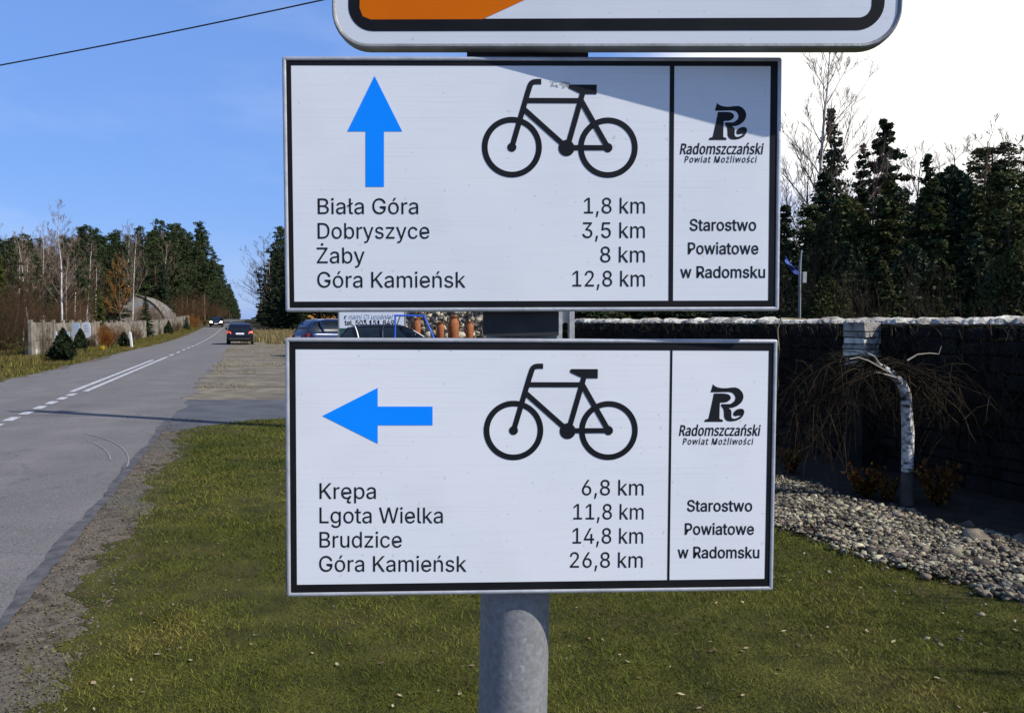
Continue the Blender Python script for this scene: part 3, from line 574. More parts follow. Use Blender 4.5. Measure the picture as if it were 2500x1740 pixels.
# pale dirt lot beyond it
rows = []
y = 16.7
while y < 72:
    rows.append((y, edge_r(y) - .1, edge_r(y) + np.interp(y, [16, 30, 50, 60, 66, 72], [8.5, 14, 17, 9, 3.4, 1.0]) + rng.uniform(-.2, .2))); y += 1.2
sheet('gravel_lot', rows, 'lot', .0045)

# ---- road markings
def strip(b, y0, y1, off, w, step=1.5):
    n = max(1, int((y1 - y0) / step)); ys = [y0 + (y1 - y0) * i / n for i in range(n + 1)]
    ys = sorted(set(ys) | {k for k in KY if y0 < k < y1})
    vs = []
    for q in ys:
        x = mid(q) + off; z = terr(q) + .017
        vs += [(x - w / 2, q, z), (x + w / 2, q, z)]
    b.add(vs, [(2 * i, 2 * i + 1, 2 * i + 3, 2 * i + 2) for i in range(len(ys) - 1)])

b = MB()
for q in [10.6, 11.5, 12.4, 13.3, 14.2, 15.1, 16.0, 16.9, 17.75]:
    strip(b, q - .27, q + .27, 0, .17)
strip(b, 18.5, 34, -.16, .13)
strip(b, 18.6, 37, .13, .13)
q = 38.0
while q < 230:
    strip(b, q, q + 2, .13, .13); q += 3.6
obj('road_marking', b, 'paint', kind='structure')
# turning tyre marks, thin pale arcs left on the asphalt
b = MB()
for pl_ in ([(205, 1060), (250, 1070), (283, 1083), (303, 1098), (313, 1114), (315, 1130), (309, 1144)], [(212, 1078), (240, 1088), (258, 1100), (268, 1114), (270, 1128)]):
    g_ = [gnd(*p) for p in pl_]
    pp = []
    for i in range(len(g_) - 1):
        for q in range(5): pp.append(g_[i].lerp(g_[i + 1], q / 5))
    for _ in range(6): pp = [pp[0]] + [(pp[i - 1] + pp[i] * 2 + pp[i + 1]) / 4 for i in range(1, len(pp) - 1)] + [pp[-1]]
    vs = []
    for i, p in enumerate(pp):
        d = (pp[min(i + 1, len(pp) - 1)] - pp[max(i - 1, 0)]).normalized(); nn = Vector((-d.y, d.x, 0)) * .009
        vs += [p + nn + Vector((0, 0, .0155)), p - nn + Vector((0, 0, .0155))]
    b.add(vs, [(2 * i, 2 * i + 1, 2 * i + 3, 2 * i + 2) for i in range(len(pp) - 1)])
obj('tyre_marks', b, mat('pale_tyre_scuff', [(.19, .178, .17), (.235, .22, .212)], .9, scale=6, coord='World'), kind='structure')

# lawn base and planting bed
def bed_edge(y): return float(np.interp(y, [2, 4.3, 4.96, 5.47, 6.34, 8, 12, 17], [3.6, 2.95, 2.72, 2.46, 2.06, 1.5, .2, -1.2]))
def wall_x(y): return 6.9 - .33 * y
rows = []
y = -4.0
while y < 13.8:
    rr = bed_edge(y) + .06 * math.sin(y * 9)
    if y > 11.9: lo = np.interp(y, [11.9, 12.4, 13.2, 13.75], [-4.9, -4.75, -4.2, -3.2])
    else: lo = edge_r(y) + .38 + .09 * math.sin(y * 2.1) + .05 * math.sin(y * 7.3 + 1) + .03 * math.sin(y * 17) + rng.uniform(-.035, .035)
    rows.append((y, lo, max(rr, lo + .1))); y += .035
sheet('lawn', rows, 'lawn', .0085)
rows = [(q, bed_edge(q) - .05, wall_x(q) + .1) for q in np.arange(1.0, 13.0, .3)]
sheet('planting_bed', rows, 'soil', .0055)


# ------------------------------------------------------------------ scattered ground cover (numpy)
def blades(name, pts, h, w, m, lean=.6, hvar=.5):
    n = len(pts)
    a = nrg.uniform(0, 2 * np.pi, n); la = nrg.uniform(0, 2 * np.pi, n)
    hh = h * nrg.uniform(1 - hvar, 1 + hvar, n); ll = lean * hh * nrg.uniform(.2, 1.2, n)
    dx, dy = np.cos(a) * w / 2 * nrg.uniform(.6, 1.4, n), np.sin(a) * w / 2
    v = np.empty((n, 3, 3))
    v[:, 0] = pts - np.stack([dx, dy, np.zeros(n)], 1)
    v[:, 1] = pts + np.stack([dx, dy, np.zeros(n)], 1)
    v[:, 2] = pts + np.stack([np.cos(la) * ll, np.sin(la) * ll, hh], 1)
    me = np_mesh(name, v.reshape(-1, 3), np.arange(3 * n).reshape(n, 3))
    return obj(name, me, m, kind='stuff')


def hashnoise(x, y, s):
    """cheap smooth value noise"""
    x, y = x * s, y * s
    xi, yi = np.floor(x), np.floor(y); fx, fy = x - xi, y - yi
    fx, fy = fx * fx * (3 - 2 * fx), fy * fy * (3 - 2 * fy)
    def hsh(a, c): return np.modf(np.abs(np.sin(a * 127.1 + c * 311.7) * 43758.5453))[0]
    return (hsh(xi, yi) * (1 - fx) + hsh(xi + 1, yi) * fx) * (1 - fy) + (hsh(xi, yi + 1) * (1 - fx) + hsh(xi + 1, yi + 1) * fx) * fy


P = []
for kb in range(28):
    y0 = 2.6 * 1.0622 ** kb; y1 = y0 * 1.0622; dens = 15500 * (3.2 / y0) ** 1.85
    x0, x1 = edge_r(y1) + .15, 4.2
    n = int((y1 - y0) * (x1 - x0) * dens)
    x = nrg.uniform(x0, x1, n); yy = nrg.uniform(y0, y1, n)
    e = -1.35 - .318 * yy
    nearb = np.where(yy > 11.9, np.interp(yy, [11.9, 12.4, 13.2, 13.75], [-4.9, -4.75, -4.2, -3.2]), -99)
    vis = np.abs(x) < .72 * yy + .6
    k = hashnoise(x, yy, 2.3) * .5 + hashnoise(x, yy, 7.1) * .3 + hashnoise(x, yy, .9) * .3
    edgefade = np.clip((x - e - .08 - .26 * hashnoise(x, yy, 3.1)) / .55, 0, 1) ** 1.3
    be = np.interp(yy, [2, 4.3, 4.96, 5.47, 6.34, 8, 12, 17], [3.6, 2.95, 2.72, 2.46, 2.06, 1.5, .2, -1.2])
    bedfade = np.clip((be + .12 - x) / .25, 0, 1)
    keep = vis & (x > nearb) & (nrg.uniform(0, 1, n) < edgefade * bedfade * np.clip(k * 1.9 - .35, .08, 1))
    P.append(np.stack([x[keep], yy[keep], np.full(keep.sum(), .006)], 1))
P = np.concatenate(P)
dd = P[:, 1] / 4
tall = np.where(nrg.uniform(0, 1, len(P)) < .018, 2.2, 1.0)
blades('lawn_grass', P, tall * np.clip(.018 * dd ** .55, .017, .034), .0050 * dd ** .8, 'blade', 1.5)

# verge beyond the road, up to and past the fence
n = 90000
yy = 16 + 100 * nrg.uniform(0, 1, n) ** 1.7
off = nrg.uniform(.15, 5.5, n)
x = -6.5 - .318 * yy - off
k = hashnoise(x, yy, .8)
keep = nrg.uniform(0, 1, n) < np.clip(k * 1.6, .15, 1)
hz = np.interp(yy, KY, KZ)
P = np.stack([x, yy, hz], 1)[keep]; o_ = off[keep]
blades('verge_grass', P, np.where(o_ < 1.6, .09, .24), np.where(o_ < 1.6, .03, .05), 'vblade', .7)
# dry bank past the lot
n = 16000
yy = nrg.uniform(58, 92, n); off = nrg.uniform(.4, 16, n)
x = -1.35 - .318 * yy + off
keep = (yy > 62) | (off > 2.5)
hz = np.interp(yy, KY, KZ)
P = np.stack([x, yy, hz], 1)[keep]
n = 9000                                          # thin dead tufts scattered on the lot
yy = 17 + 40 * nrg.uniform(0, 1, n) ** 1.4; off = nrg.uniform(-.1, 11, n); x = -1.35 - .318 * yy + off
keep = hashnoise(x, yy, .7) > .62
Q = np.stack([x, yy, np.full(n, .004)], 1)[keep]
blades('dry_grass', np.concatenate([P, Q]), np.concatenate([np.full(len(P), .42), np.full(len(Q), .05)]), np.concatenate([np.full(len(P), .09), np.full(len(Q), .03)]), 'dry', .5)
bank = MB()
vs = []
for i in range(13):
    t = i / 12; yb = 58 + 34 * t; xb = edge_r(yb) + 5.5
    for j in range(7):
        s_ = j / 6; vs.append((xb + s_ * 9, yb, terr(yb) - .05 + 1.1 * math.sin(math.pi * min(1, s_ * 1.2)) ** .8 * math.sin(math.pi * t) * (1 if s_ < .84 else 1)))
bank.add(vs, [(i * 7 + j, i * 7 + j + 1, (i + 1) * 7 + j + 1, (i + 1) * 7 + j) for i in range(12) for j in range(6)])
smooth(obj('earth_bank', bank, 'ground', kind='structure'))


def stones(name, pts, size, m, kind='stuff', flat=.6):
    base = np.array([(-1, -1, -.8), (1, -1, -.7), (1.1, 1, -.8), (-.9, 1, -.8), (-.7, -.8, .7), (.8, -.6, .6), (.6, .8, .8), (-.8, .7, .5)]) * .5
    fc = np.array([(3, 2, 1, 0), (4, 5, 6, 7), (0, 1, 5, 4), (1, 2, 6, 5), (2, 3, 7, 6), (3, 0, 4, 7)])
    n = len(pts)
    v = base[None] * nrg.uniform(.55, 1.35, (n, 8, 3))
    sc = size * nrg.lognormal(0, .45, n)
    v *= sc[:, None, None] * np.stack([nrg.uniform(.7, 1.3, n), nrg.uniform(.7, 1.3, n), nrg.uniform(flat * .6, flat * 1.4, n)], 1)[:, None]
    a = nrg.uniform(0, 2 * np.pi, n); tl = nrg.uniform(-.5, .5, n)
    c, s = np.cos(a)[:, None], np.sin(a)[:, None]
    x, yv, z = v[..., 0], v[..., 1], v[..., 2]
    z2 = z * np.cos(tl)[:, None] + x * np.sin(tl)[:, None]; x2 = x * np.cos(tl)[:, None] - z * np.sin(tl)[:, None]
    v = np.stack([x2 * c - yv * s, x2 * s + yv * c, z2], -1) + pts[:, None]
    f = (fc[None] + (np.arange(n) * 8)[:, None, None]).reshape(-1, 4)
    return obj(name, np_mesh(name, v.reshape(-1, 3), f), m, kind=kind)


n = 46000
yy = 3.6 + 8.9 * nrg.uniform(0, 1, n) ** 1.35
t = nrg.uniform(0, 1, n)
be = np.interp(yy, [2, 4.3, 4.96, 5.47, 6.34, 8, 12, 17], [3.6, 2.95, 2.72, 2.46, 2.06, 1.5, .2, -1.2]); wx = 6.9 - .33 * yy
x = be - .10 + np.minimum(1.35 * t, wx - be) + .22 * (hashnoise(yy, yy * 0, 3.1) - .4) + nrg.normal(0, .06, n)
keep = (yy > 4.45 + .15 * np.sin(x * 5)) & (x < wx) & (nrg.uniform(0, 1, n) < .25 + 1.6 * hashnoise(x, yy, 4.3))
P = np.stack([x, yy, np.full(n, .018) + nrg.uniform(0, .035, n)], 1)[keep]
n = 160                                          # strays on the turf
Q = np.stack([nrg.uniform(2.0, 3.6, n), nrg.uniform(3.9, 5.6, n), np.full(n, .012)], 1)
stones('gravel_bed', np.concatenate([P, Q]), np.concatenate([np.full(len(P), .0215), np.full(n, .013)]), 'gravel')
# dead leaves and twigs lying on the turf
n = 900
yy = 2.9 + 9.5 * nrg.uniform(0, 1, n) ** 1.5
x = nrg.uniform(edge_r(8.0), 3.2, n)
keep = (x > -1.35 - .318 * yy + .2) & (x < np.interp(yy, [2, 4.3, 4.96, 5.47, 6.34, 8, 12, 17], [3.6, 2.95, 2.72, 2.46, 2.06, 1.5, .2, -1.2])) & (yy < 12)
P = np.stack([x, yy, np.full(n, .020)], 1)[keep]; n = len(P)
a = nrg.uniform(0, 6.283, n); s_ = nrg.uniform(.006, .020, n)
u = np.stack([np.cos(a), np.sin(a), nrg.uniform(-.3, .3, n)], 1) * s_[:, None]; w_ = np.stack([-np.sin(a), np.cos(a), nrg.uniform(-.3, .3, n)], 1) * (s_ * nrg.uniform(.25, .7, n))[:, None]
v = np.stack([P - u, P - w_, P + u, P + w_], 1).reshape(-1, 3)
obj('dead_leaves', np_mesh('dead_leaves', v, np.arange(4 * n).reshape(n, 4)), 'litter', kind='stuff')
# grit on the verge
n = 4200
yy = 3.0 + 10.5 * nrg.uniform(0, 1, n) ** 1.6
x = -1.35 - .318 * yy + nrg.uniform(-.02, .55, n)
stones('verge_grit', np.stack([x, yy, np.full(n, .009)], 1), .009, 'dirt')


# ------------------------------------------------------------------ flat lettering and symbols
def flat_mesh(name, loops, h=.0004, offset=0.0, base=0.0):
    """closed loops (holes by winding, even-odd) filled and given a thickness h above base"""
    cu = bpy.data.curves.new(name, 'CURVE')
    cu.dimensions = '2D'; cu.fill_mode = 'BOTH'; cu.extrude = h / 2; cu.offset = offset
    for lp in loops:
        sp = cu.splines.new('POLY'); sp.points.add(len(lp) - 1)
        for p, q in zip(sp.points, lp): p.co = (q[0], q[1], 0, 1)
        sp.use_cyclic_u = True
    o = bpy.data.objects.new(name, cu); C.objects.link(o)
    me = bpy.data.meshes.new_from_object(o.evaluated_get(bpy.context.evaluated_depsgraph_get()))
    bpy.data.objects.remove(o); bpy.data.curves.remove(cu)
    me.name = name
    me.transform(Matrix.Translation((0, 0, base + h / 2)))
    return me


def area(l): return sum(a[0] * b[1] - b[0] * a[1] for a, b in zip(l, l[1:] + l[:1]))


def text_layers(s, font, size, shear=0.0, track=0):
    """loops of a line of text in up to three layers, so that strokes of one letter that cross lie in different ones"""
    lay, x = ([], [], []), 0.0
    for ch in s:
        if ch == ' ':
            x += 185 + track; continue
        adv, ls = font[ch]
        ls = [[tuple(map(int, q.split(','))) for q in lp.split()] for lp in ls]
        sg = area(max(ls, key=lambda l: abs(area(l)))) > 0
        solid = [l for l in ls if (area(l) > 0) == sg]
        for l in ls:
            if l in solid: i = solid.index(l)
            else:
                c = l[0]
                i = next((j for j, o in enumerate(solid) if min(p[0] for p in o) < c[0] < max(p[0] for p in o) and min(p[1] for p in o) < c[1] < max(p[1] for p in o)), 0)
            lay[min(i, 2)].append([((x + px + shear * py) * size, py * size) for px, py in l])
        x += adv + track
    return lay


def layered(name, layers, h, offset=0.0, base=0.0, step=.00004):
    import bmesh
    bm = bmesh.new()
    for i, ls in enumerate(layers):
        if ls:
            m = flat_mesh('t', ls, h + i * step, offset, base); bm.from_mesh(m); bpy.data.meshes.remove(m)
    me = bpy.data.meshes.new(name); bm.to_mesh(me); bm.free()
    return me


class Panel:
    """rigid flat plate facing the viewer; o = lower left corner, u right, v up, w out of the face"""
    def __init__(s, name, label, bl, br, tl, group=None):
        s.o = bl
        s.u = (br - bl).normalized()
        v = tl - bl
        s.v = (v - s.u * v.dot(s.u)).normalized()
        s.w = s.u.cross(s.v)
        s.W, s.H = (br - bl).length, (tl - bl).length
        s.e = thing(name, label, 'sign', group=group)
        m = Matrix((s.u, s.v, s.w)).transposed().to_4x4(); m.translation = bl
        s.e.matrix_world = m

    def uv(s, px, py):
        d = pixdir(px, py); c = Vector((0, 0, CAMZ))
        t = (s.o - c).dot(s.w) / d.dot(s.w)
        p = c + d * t - s.o
        return (p.dot(s.u), p.dot(s.v))

    def dp(s, x, y): return s.uv(x * 2500 / 2296, y * 2500 / 2296)       # measured on the 2296 px wide view

    def shape(s, name, loops, m, h=.00016, base=.00014, label=None, offset=0.0):
        return obj(name, flat_mesh(name, loops, h, offset, base), m, s.e, label)

    def text(s, txt, x0, x1, ybase, font, m, name, label, shear=0.0, bold=0.0, cap=None, track=0, xs=None):
        """fit the line between display x0..x1 with its baseline at ybase; cap = capital height in display px"""
        capu = 509 if font is SANS else 573
        a, c = s.dp(x0, ybase), s.dp(x1, ybase)
        width = c[0] - a[0]
        size = cap * (s.dp(x0, ybase - 10)[1] - a[1]) / 10 / capu
        lay = text_layers(txt, font, size, shear, track)
        lo = min(p[0] for y in lay for l in y for p in l); hi = max(p[0] for y in lay for l in y for p in l)
        k = width / (hi - lo)
        lay = [[[(a[0] + (px - lo) * k, a[1] + py + (c[1] - a[1]) * (px - lo) * k / width) for px, py in l] for l in y] for y in lay]
        return obj(name, layered(name, lay, .00016, bold * size, .00014), m, s.e, label)


def rrect(x0, y0, x1, y1, r, n=8):
    pts = []
    for cx, cy, a in ((x1 - r, y0 + r, -90), (x1 - r, y1 - r, 0), (x0 + r, y1 - r, 90), (x0 + r, y0 + r, 180)):
        for i in range(n + 1):
            t = R(a + 90 * i / n)
            pts.append((cx + r * math.cos(t), cy + r * math.sin(t)))
    return pts


def ring(b, W, H, r, prof, n=8):
    """sweep a profile [(inset, w)] round a rounded rectangle"""
    rings = []
    for ins, w in prof:
        rings.append([(x, y, w) for x, y in rrect(ins, ins, W - ins, H - ins, max(r - ins, .0006), n)])
    b.loft(rings, cap=False)


def bar(p, q, w):
    p, q = Vector(p), Vector(q); d = (q - p).normalized(); n_ = Vector((-d.y, d.x)) * w / 2
    return [tuple(p + n_), tuple(p - n_), tuple(q - n_), tuple(q + n_)]


def circle(c, r, n=56): return [(c[0] + r * math.cos(2 * math.pi * i / n), c[1] + r * math.sin(2 * math.pi * i / n)) for i in range(n)]


def bicycle(pan, fwd, rear, label):
    """bicycle symbol; fwd/rear = wheel centres in source pixels; drawn on a 1170 unit wheelbase"""
    a, c = Vector(pan.uv(*fwd)), Vector(pan.uv(*rear))
    k = (c - a).length / 1170; ex = (c - a).normalized(); ey = Vector((-ex.y, ex.x))
    def T(x, y): v = a + ex * ((x - 548) * k) - ey * ((y - 997) * k); return (v.x, v.y)
    def TL(l): return [T(*p) for p in l]
    me = None
    import bmesh
    bm = bmesh.new()
    handle = []
    cl = [(905, 210), (835, 210), (805, 215), (782, 232), (768, 258), (740, 345), (560, 960)]
    L_, Rr = [], []
    for i, p in enumerate(cl):
        d = Vector(cl[min(i + 1, len(cl) - 1)]) - Vector(cl[max(i - 1, 0)]); d.normalize()
        nn = Vector((-d.y, d.x)) * 32
        L_.append((p[0] + nn.x, p[1] + nn.y)); Rr.append((p[0] - nn.x, p[1] - nn.y))
    pieces = [[circle((548, 997), 365, 72), circle((548, 997), 295, 72)[::-1]],
              [circle((1718, 1000), 364, 72), circle((1718, 1000), 294, 72)[::-1]],
              [circle((548, 997), 55)], [circle((1718, 1000), 56)], [circle((1213, 1005), 98)],
              [L_ + Rr[::-1]],
              [bar((735, 436), (1400, 436), 62)],
              [bar((690, 536), (1160, 950), 64)],
              [bar((1406, 352), (1240, 940), 64)],
              [[(1236, 268), (1244, 248), (1256, 244), (1578, 244), (1578, 357), (1440, 357), (1375, 349), (1242, 288)]],
              [bar((1392, 440), (1718, 1000), 66)],
              [bar((1213, 1000), (1718, 1000), 62)]]
    for i, pc in enumerate(pieces):
        m = flat_mesh('t', [TL(l) for l in pc], .00016 + i * .00002, 0, .00014)
        bm.from_mesh(m); bpy.data.meshes.remove(m)
    me = bpy.data.meshes.new('bicycle_symbol'); bm.to_mesh(me); bm.free()
    obj('bicycle_symbol', me, 'ink', pan.e, label)


def emblem(pan, x0, x1, y0, y1):
    """the bold swash R, drawn from its outline (units of the enlarged view), fitted into a display-px box"""
    top = [(838, 405), (880, 262), (905, 290), (960, 318), (1040, 332), (1120, 333), (1210, 322), (1290, 320), (1350, 345), (1400, 395), (1425, 450),
           (1428, 510), (1405, 570), (1370, 612), (1310, 655), (1240, 683), (1155, 692), (1190, 712), (1212, 745), (1212, 800), (1210, 850), (1228, 878), (1265, 885),
           (1320, 868), (1360, 846), (1385, 828), (1330, 828), (1280, 838), (1250, 825), (1243, 795), (1256, 762), (1295, 725), (1345, 706), (1400, 703), (1432, 722), (1445, 765),
           (1428, 820), (1380, 880), (1300, 918), (1210, 932), (1140, 925), (1100, 895), (1080, 850), (1078, 780), (1070, 715), (1048, 680), (1026, 655), (1028, 620),
           (1190, 618), (1235, 590), (1275, 550), (1285, 505), (1270, 460), (1235, 420), (1180, 403), (1100, 402), (960, 406)]
    stem = [(722, 938), (730, 912), (748, 895), (785, 890), (800, 872), (818, 800), (850, 655), (878, 520), (895, 430), (950, 428), (1040, 428), (1110, 432), (1160, 445), (1192, 475), (1202, 510), (1185, 545),
            (1140, 578), (1090, 592), (1030, 592), (1005, 600), (1000, 700), (996, 880), (1010, 892), (1045, 898), (1060, 912), (1055, 938)]
    def f(p):
        return pan.dp(x0 + (p[0] - 722) / (1445 - 722) * (x1 - x0), y0 + (p[1] - 262) / (938 - 262) * (y1 - y0))
    pan.shape('emblem', [[f(p) for p in top], [f(p) for p in stem]], 'ink', label='bold black swash letter R emblem')


def route_panel(label, corners, depth, inner, divx, spec, group):
    bl, br, tl = (at(*c, d) for c, d in zip(corners, depth))
    p = Panel('direction_sign', label, bl, br, tl, group)
    T = .0075
    b = MB(); b.box((.0015, .0015, -T), (p.W - .0015, p.H - .0015, 0)); obj('panel', b, 'sheet', p.e)
    b = MB(); ring(b, p.W, p.H, .003, [(.004, -T - .001), (.0004, -T), (0, -T + .002), (0, -.0005), (.0006, .0011), (.0018, .0017), (.0032, .0017), (.0044, .0009), (.0046, .0001)], 5)
    smooth(obj('rim', b, 'rim', p.e))
    i0, i1 = p.dp(inner[0], inner[3]), p.dp(inner[2], inner[1])
    out_ = [(.0044, .0044), (p.W - .0044, .0044), (p.W - .0044, p.H - .0044), (.0044, p.H - .0044)]
    p.shape('border', [out_, [(i0[0], i0[1]), (i0[0], i1[1]), (i1[0], i1[1]), (i1[0], i0[1])]], 'black', h=.00012)
    d0, d1 = p.dp(divx[0], inner[3]), p.dp(divx[1], inner[1])
    p.shape('divider', [[(d0[0], i0[1] - .001), (d1[0], i0[1] - .001), (d1[0], i1[1] + .001), (d0[0], i1[1] + .001)]], 'black', h=.00016)
    p.shape('arrow', [[p.dp(*q) for q in spec['arrow']]], 'blue', label=spec['arrow_label'])
    bicycle(p, *spec['bike'], 'black bicycle symbol')
    for t, x0, x1, y, cap in spec['places']:
        p.text(t, x0, x1, y, SANS, 'ink', 'place_name', 'black lettering %s' % t, cap=cap)
    for t, x0, x1, y, cap in spec['km']:
        p.text(t, x0, x1, y, SANS, 'ink', 'distance_figure', 'black lettering %s' % t, cap=cap)
    for t, x0, x1, y, cap in spec['owner']:
        p.text(t, x0, x1, y, SANS, 'ink', 'owner_name', 'bold black lettering %s' % t, cap=cap, bold=10)
    t, x0, x1, y, cap = spec['logo'][0]
    p.text(t, x0, x1, y, HUMANIST, 'ink', 'county_name', 'slanted bold lettering %s' % t, shear=.2, cap=cap, bold=13, track=14)
    t, x0, x1, y, cap = spec['logo'][1]
    p.text(t, x0, x1, y, HUMANIST, 'ink', 'county_motto', 'slanted bold lettering %s' % t, shear=.2, cap=cap, bold=9, track=95)
    emblem(p, *spec['emblem'])
    return p


PA = route_panel('white cycle route sign with a blue arrow pointing straight up, below the orange sign',
    [(697, 762), (1902, 759), (696.5, 138)], [.900, .908, .900], (660, 149, 1728, 676), (1499, 1512),
    dict(arrow=[(840, 171), (902, 295), (861, 295), (861, 419), (820, 419), (820, 295), (779, 295)], arrow_label='blue arrow pointing up',
         bike=((1140 + 548 / 4.991, 160 + 997 / 4.991), (1140 + 1718 / 4.991, 160 + 1000 / 4.991)),
         places=[('Biała Góra', 713, 938, 480, 35), ('Dobryszyce', 713, 963, 535, 35), ('Żaby', 711, 818, 590, 35), ('Góra Kamieńsk', 712, 1044, 644.5, 35)],
         km=[('1,8 km', 1310, 1446, 478.5, 35), ('3,5 km', 1306, 1446, 533.5, 35), ('8 km', 1346, 1446, 588, 35), ('12,8 km', 1284, 1446, 642, 35)],
         owner=[('Starostwo', 1547, 1695, 517, 25.5), ('Powiatowe', 1543, 1700, 569.5, 25.5), ('w Radomsku', 1526, 1715, 622.5, 25.5)],
         logo=[('Radomszczański', 1525, 1712, 345.5, 23), ('Powiat Możliwości', 1535, 1697, 364.5, 14)],
         emblem=(1589, 1675, 231, 314)), 'cycle route signs on the post')
PB = route_panel('white cycle route sign with a blue arrow pointing left, lowest on the galvanised post',
    [(700, 1456), (1887, 1440), (703, 824)], [.900, .9306, .900], (666, 786, 1724, 1310), (1496, 1508),
    dict(arrow=[(723, 932), (847, 869), (847, 911), (970, 911), (970, 953), (847, 953), (847, 994)], arrow_label='blue arrow pointing sideways',
         bike=((1140 + 568 / 4.991, 860 + 950 / 4.991), (1140 + 1725 / 4.991, 860 + 948 / 4.991)),
         places=[('Krępa', 717, 843, 1117.5, 35), ('Lgota Wielka', 717, 993, 1172, 35), ('Brudzice', 717, 901, 1226.5, 35), ('Góra Kamieńsk', 716, 1046, 1280.5, 35)],
         km=[('6,8 km', 1305, 1443, 1109.5, 34.5), ('11,8 km', 1286, 1443, 1163.5, 34.5), ('14,8 km', 1284, 1442, 1217.5, 34.5), ('26,8 km', 1278, 1441, 1271.5, 34.5)],
         owner=[('Starostwo', 1541, 1686, 1145.5, 25), ('Powiatowe', 1536, 1690, 1197.5, 25), ('w Radomsku', 1520, 1702, 1250, 25)],
         logo=[('Radomszczański', 1523, 1705, 976, 23), ('Powiat Możliwości', 1531, 1689, 996, 14)],
         emblem=(1579, 1669, 861, 945)), 'cycle route signs on the post')

# scuffed remains of a sticker by the saddle of the upper bicycle
rgs = random.Random(2)
lp_ = []
for k in range(26):
    cx_, cy_ = PA.uv(1368 + rgs.uniform(-24, 22), 207 + rgs.uniform(-8, 9)); r_ = rgs.uniform(.0006, .0024)
    lp_.append([(cx_ + r_ * rgs.uniform(.5, 1.5) * math.cos(a), cy_ + .5 * r_ * rgs.uniform(.5, 1.5) * math.sin(a)) for a in [2 * math.pi * i / 7 for i in range(7)]])
obj('sticker_residue', layered('sticker_residue', [[l] for l in lp_], .00005, 0, .00013, .000005), mat('grey_adhesive_residue', [(.30, .30, .29), (.50, .50, .48)], .8, scale=90), PA.e)
# the big orange and white sign above
c_bl, c_br = at(808, 119.5, .9113), at(2200, 119, .8669)
cu_ = (c_br - c_bl).normalized()
PC = Panel('road_sign', 'large white road sign with rounded corners and an orange field, topmost on the galvanised post', c_bl, c_br, c_bl + Vector((0, 0, .52)) - cu_ * cu_.z * .52)
b = MB(); T = .015
b.loft([[(x, y, w) for x, y in rrect(.004, .004, PC.W - .004, PC.H - .004, .037, 10)] for w in (-.006, 0)]); obj('panel', b, 'sheet', PC.e)
b = MB(); ring(b, PC.W, PC.H, .042, [(.012, -.006), (.012, -T), (.0012, -T), (0, -T + .002), (0, -.003), (.0008, .0008), (.0022, .0018), (.0042, .0012), (.0054, .0002)], 10)
smooth(obj('rim', b, 'rimdark', PC.e))
i_o, i_i = .0187, .0318
p_o = rrect(i_o, i_o, PC.W - i_o, PC.H - i_o, .028, 10); p_i = rrect(i_i, i_i, PC.W - i_i, PC.H - i_i, .013, 10)
PC.shape('border', [p_o, p_i[::-1]], 'black', h=.00012)
xd, yd = PC.dp(1082, 46); x2, y2 = PC.dp(1180, 1)
k_ = (y2 - yd) / (x2 - xd)
xr_ = PC.W - i_i - .001
PC.shape('orange_field', [[(i_i + .012, i_i - .0005), (xd, i_i - .0005), (xr_, i_i + (xr_ - xd) * k_), (xr_, PC.H - i_i - .02), (xr_ - .02, PC.H - i_i + .0005), (i_i + .012, PC.H - i_i + .0005), (i_i - .0005, PC.H - i_i - .012), (i_i - .0005, i_i + .012), (i_i + .003, i_i + .003)]], 'orange', h=.00016)

# ------------------------------------------------------------------ post
tilt = math.atan(.0214)
PY_ = .9665; PR_ = .0414
t0 = at(1254.6, 1600, PY_)
def post_at(z): return Vector((t0.x + (z - t0.z) * math.tan(tilt), PY_, z))
post = thing('sign_post', 'galvanised steel tube carrying three signs, standing in the lawn', 'post', post_at(0))
b = MB(); b.tube([post_at(-.1) - post.location, post_at(2.45) - post.location], PR_, 48)
smooth(obj('tube', b, 'steel', post))
b = MB(); q = post_at(2.45) - post.location
b.tube([q, q + Vector((0, 0, .008)), q + Vector((0, 0, .02))], [PR_ + .003, PR_ + .003, PR_ * .4], 32); smooth(obj('cap', b, 'black', post))
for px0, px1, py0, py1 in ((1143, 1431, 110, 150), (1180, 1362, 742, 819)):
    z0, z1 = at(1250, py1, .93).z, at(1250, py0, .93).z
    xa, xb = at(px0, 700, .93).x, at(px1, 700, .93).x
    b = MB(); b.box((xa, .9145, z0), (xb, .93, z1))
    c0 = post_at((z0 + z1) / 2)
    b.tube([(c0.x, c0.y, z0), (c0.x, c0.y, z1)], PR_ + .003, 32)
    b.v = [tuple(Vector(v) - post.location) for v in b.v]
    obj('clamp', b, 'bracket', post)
# dark clip ends that show past the edges of the lower panel
for px, pya, pyb in ((699, 836, 926), (699, 1346, 1446)):
    a, c = at(px - 1.5, pyb, .906), at(px + 30, pya, .906)
    b = MB(); b.box((a.x, .9085, a.z), (c.x, .913, c.z)); b.v = [tuple(Vector(v) - post.location) for v in b.v]
    obj('clip', b, 'bracket', post)


# ------------------------------------------------------------------ vegetation kinds (a few meshes of each, shared by the copies)
def rdir(rg, up=0.0):
    v = Vector((rg.gauss(0, 1), rg.gauss(0, 1), rg.gauss(0, 1) + up)); return v.normalized()


def limb(mb, p, d, L, r, rg, n, wob=.12, up=.05, r_end=.35, segs=6):
    pts, rad = [p.copy()], [r]
    for i in range(segs):
        d = (d + rdir(rg) * wob + Vector((0, 0, up))).normalized()
        p = p + d * (L / segs)
        pts.append(p.copy()); rad.append(r * (1 - (1 - r_end) * (i + 1) / segs))
    mb.tube(pts, rad, n, cap=False)
    return pts, rad, d


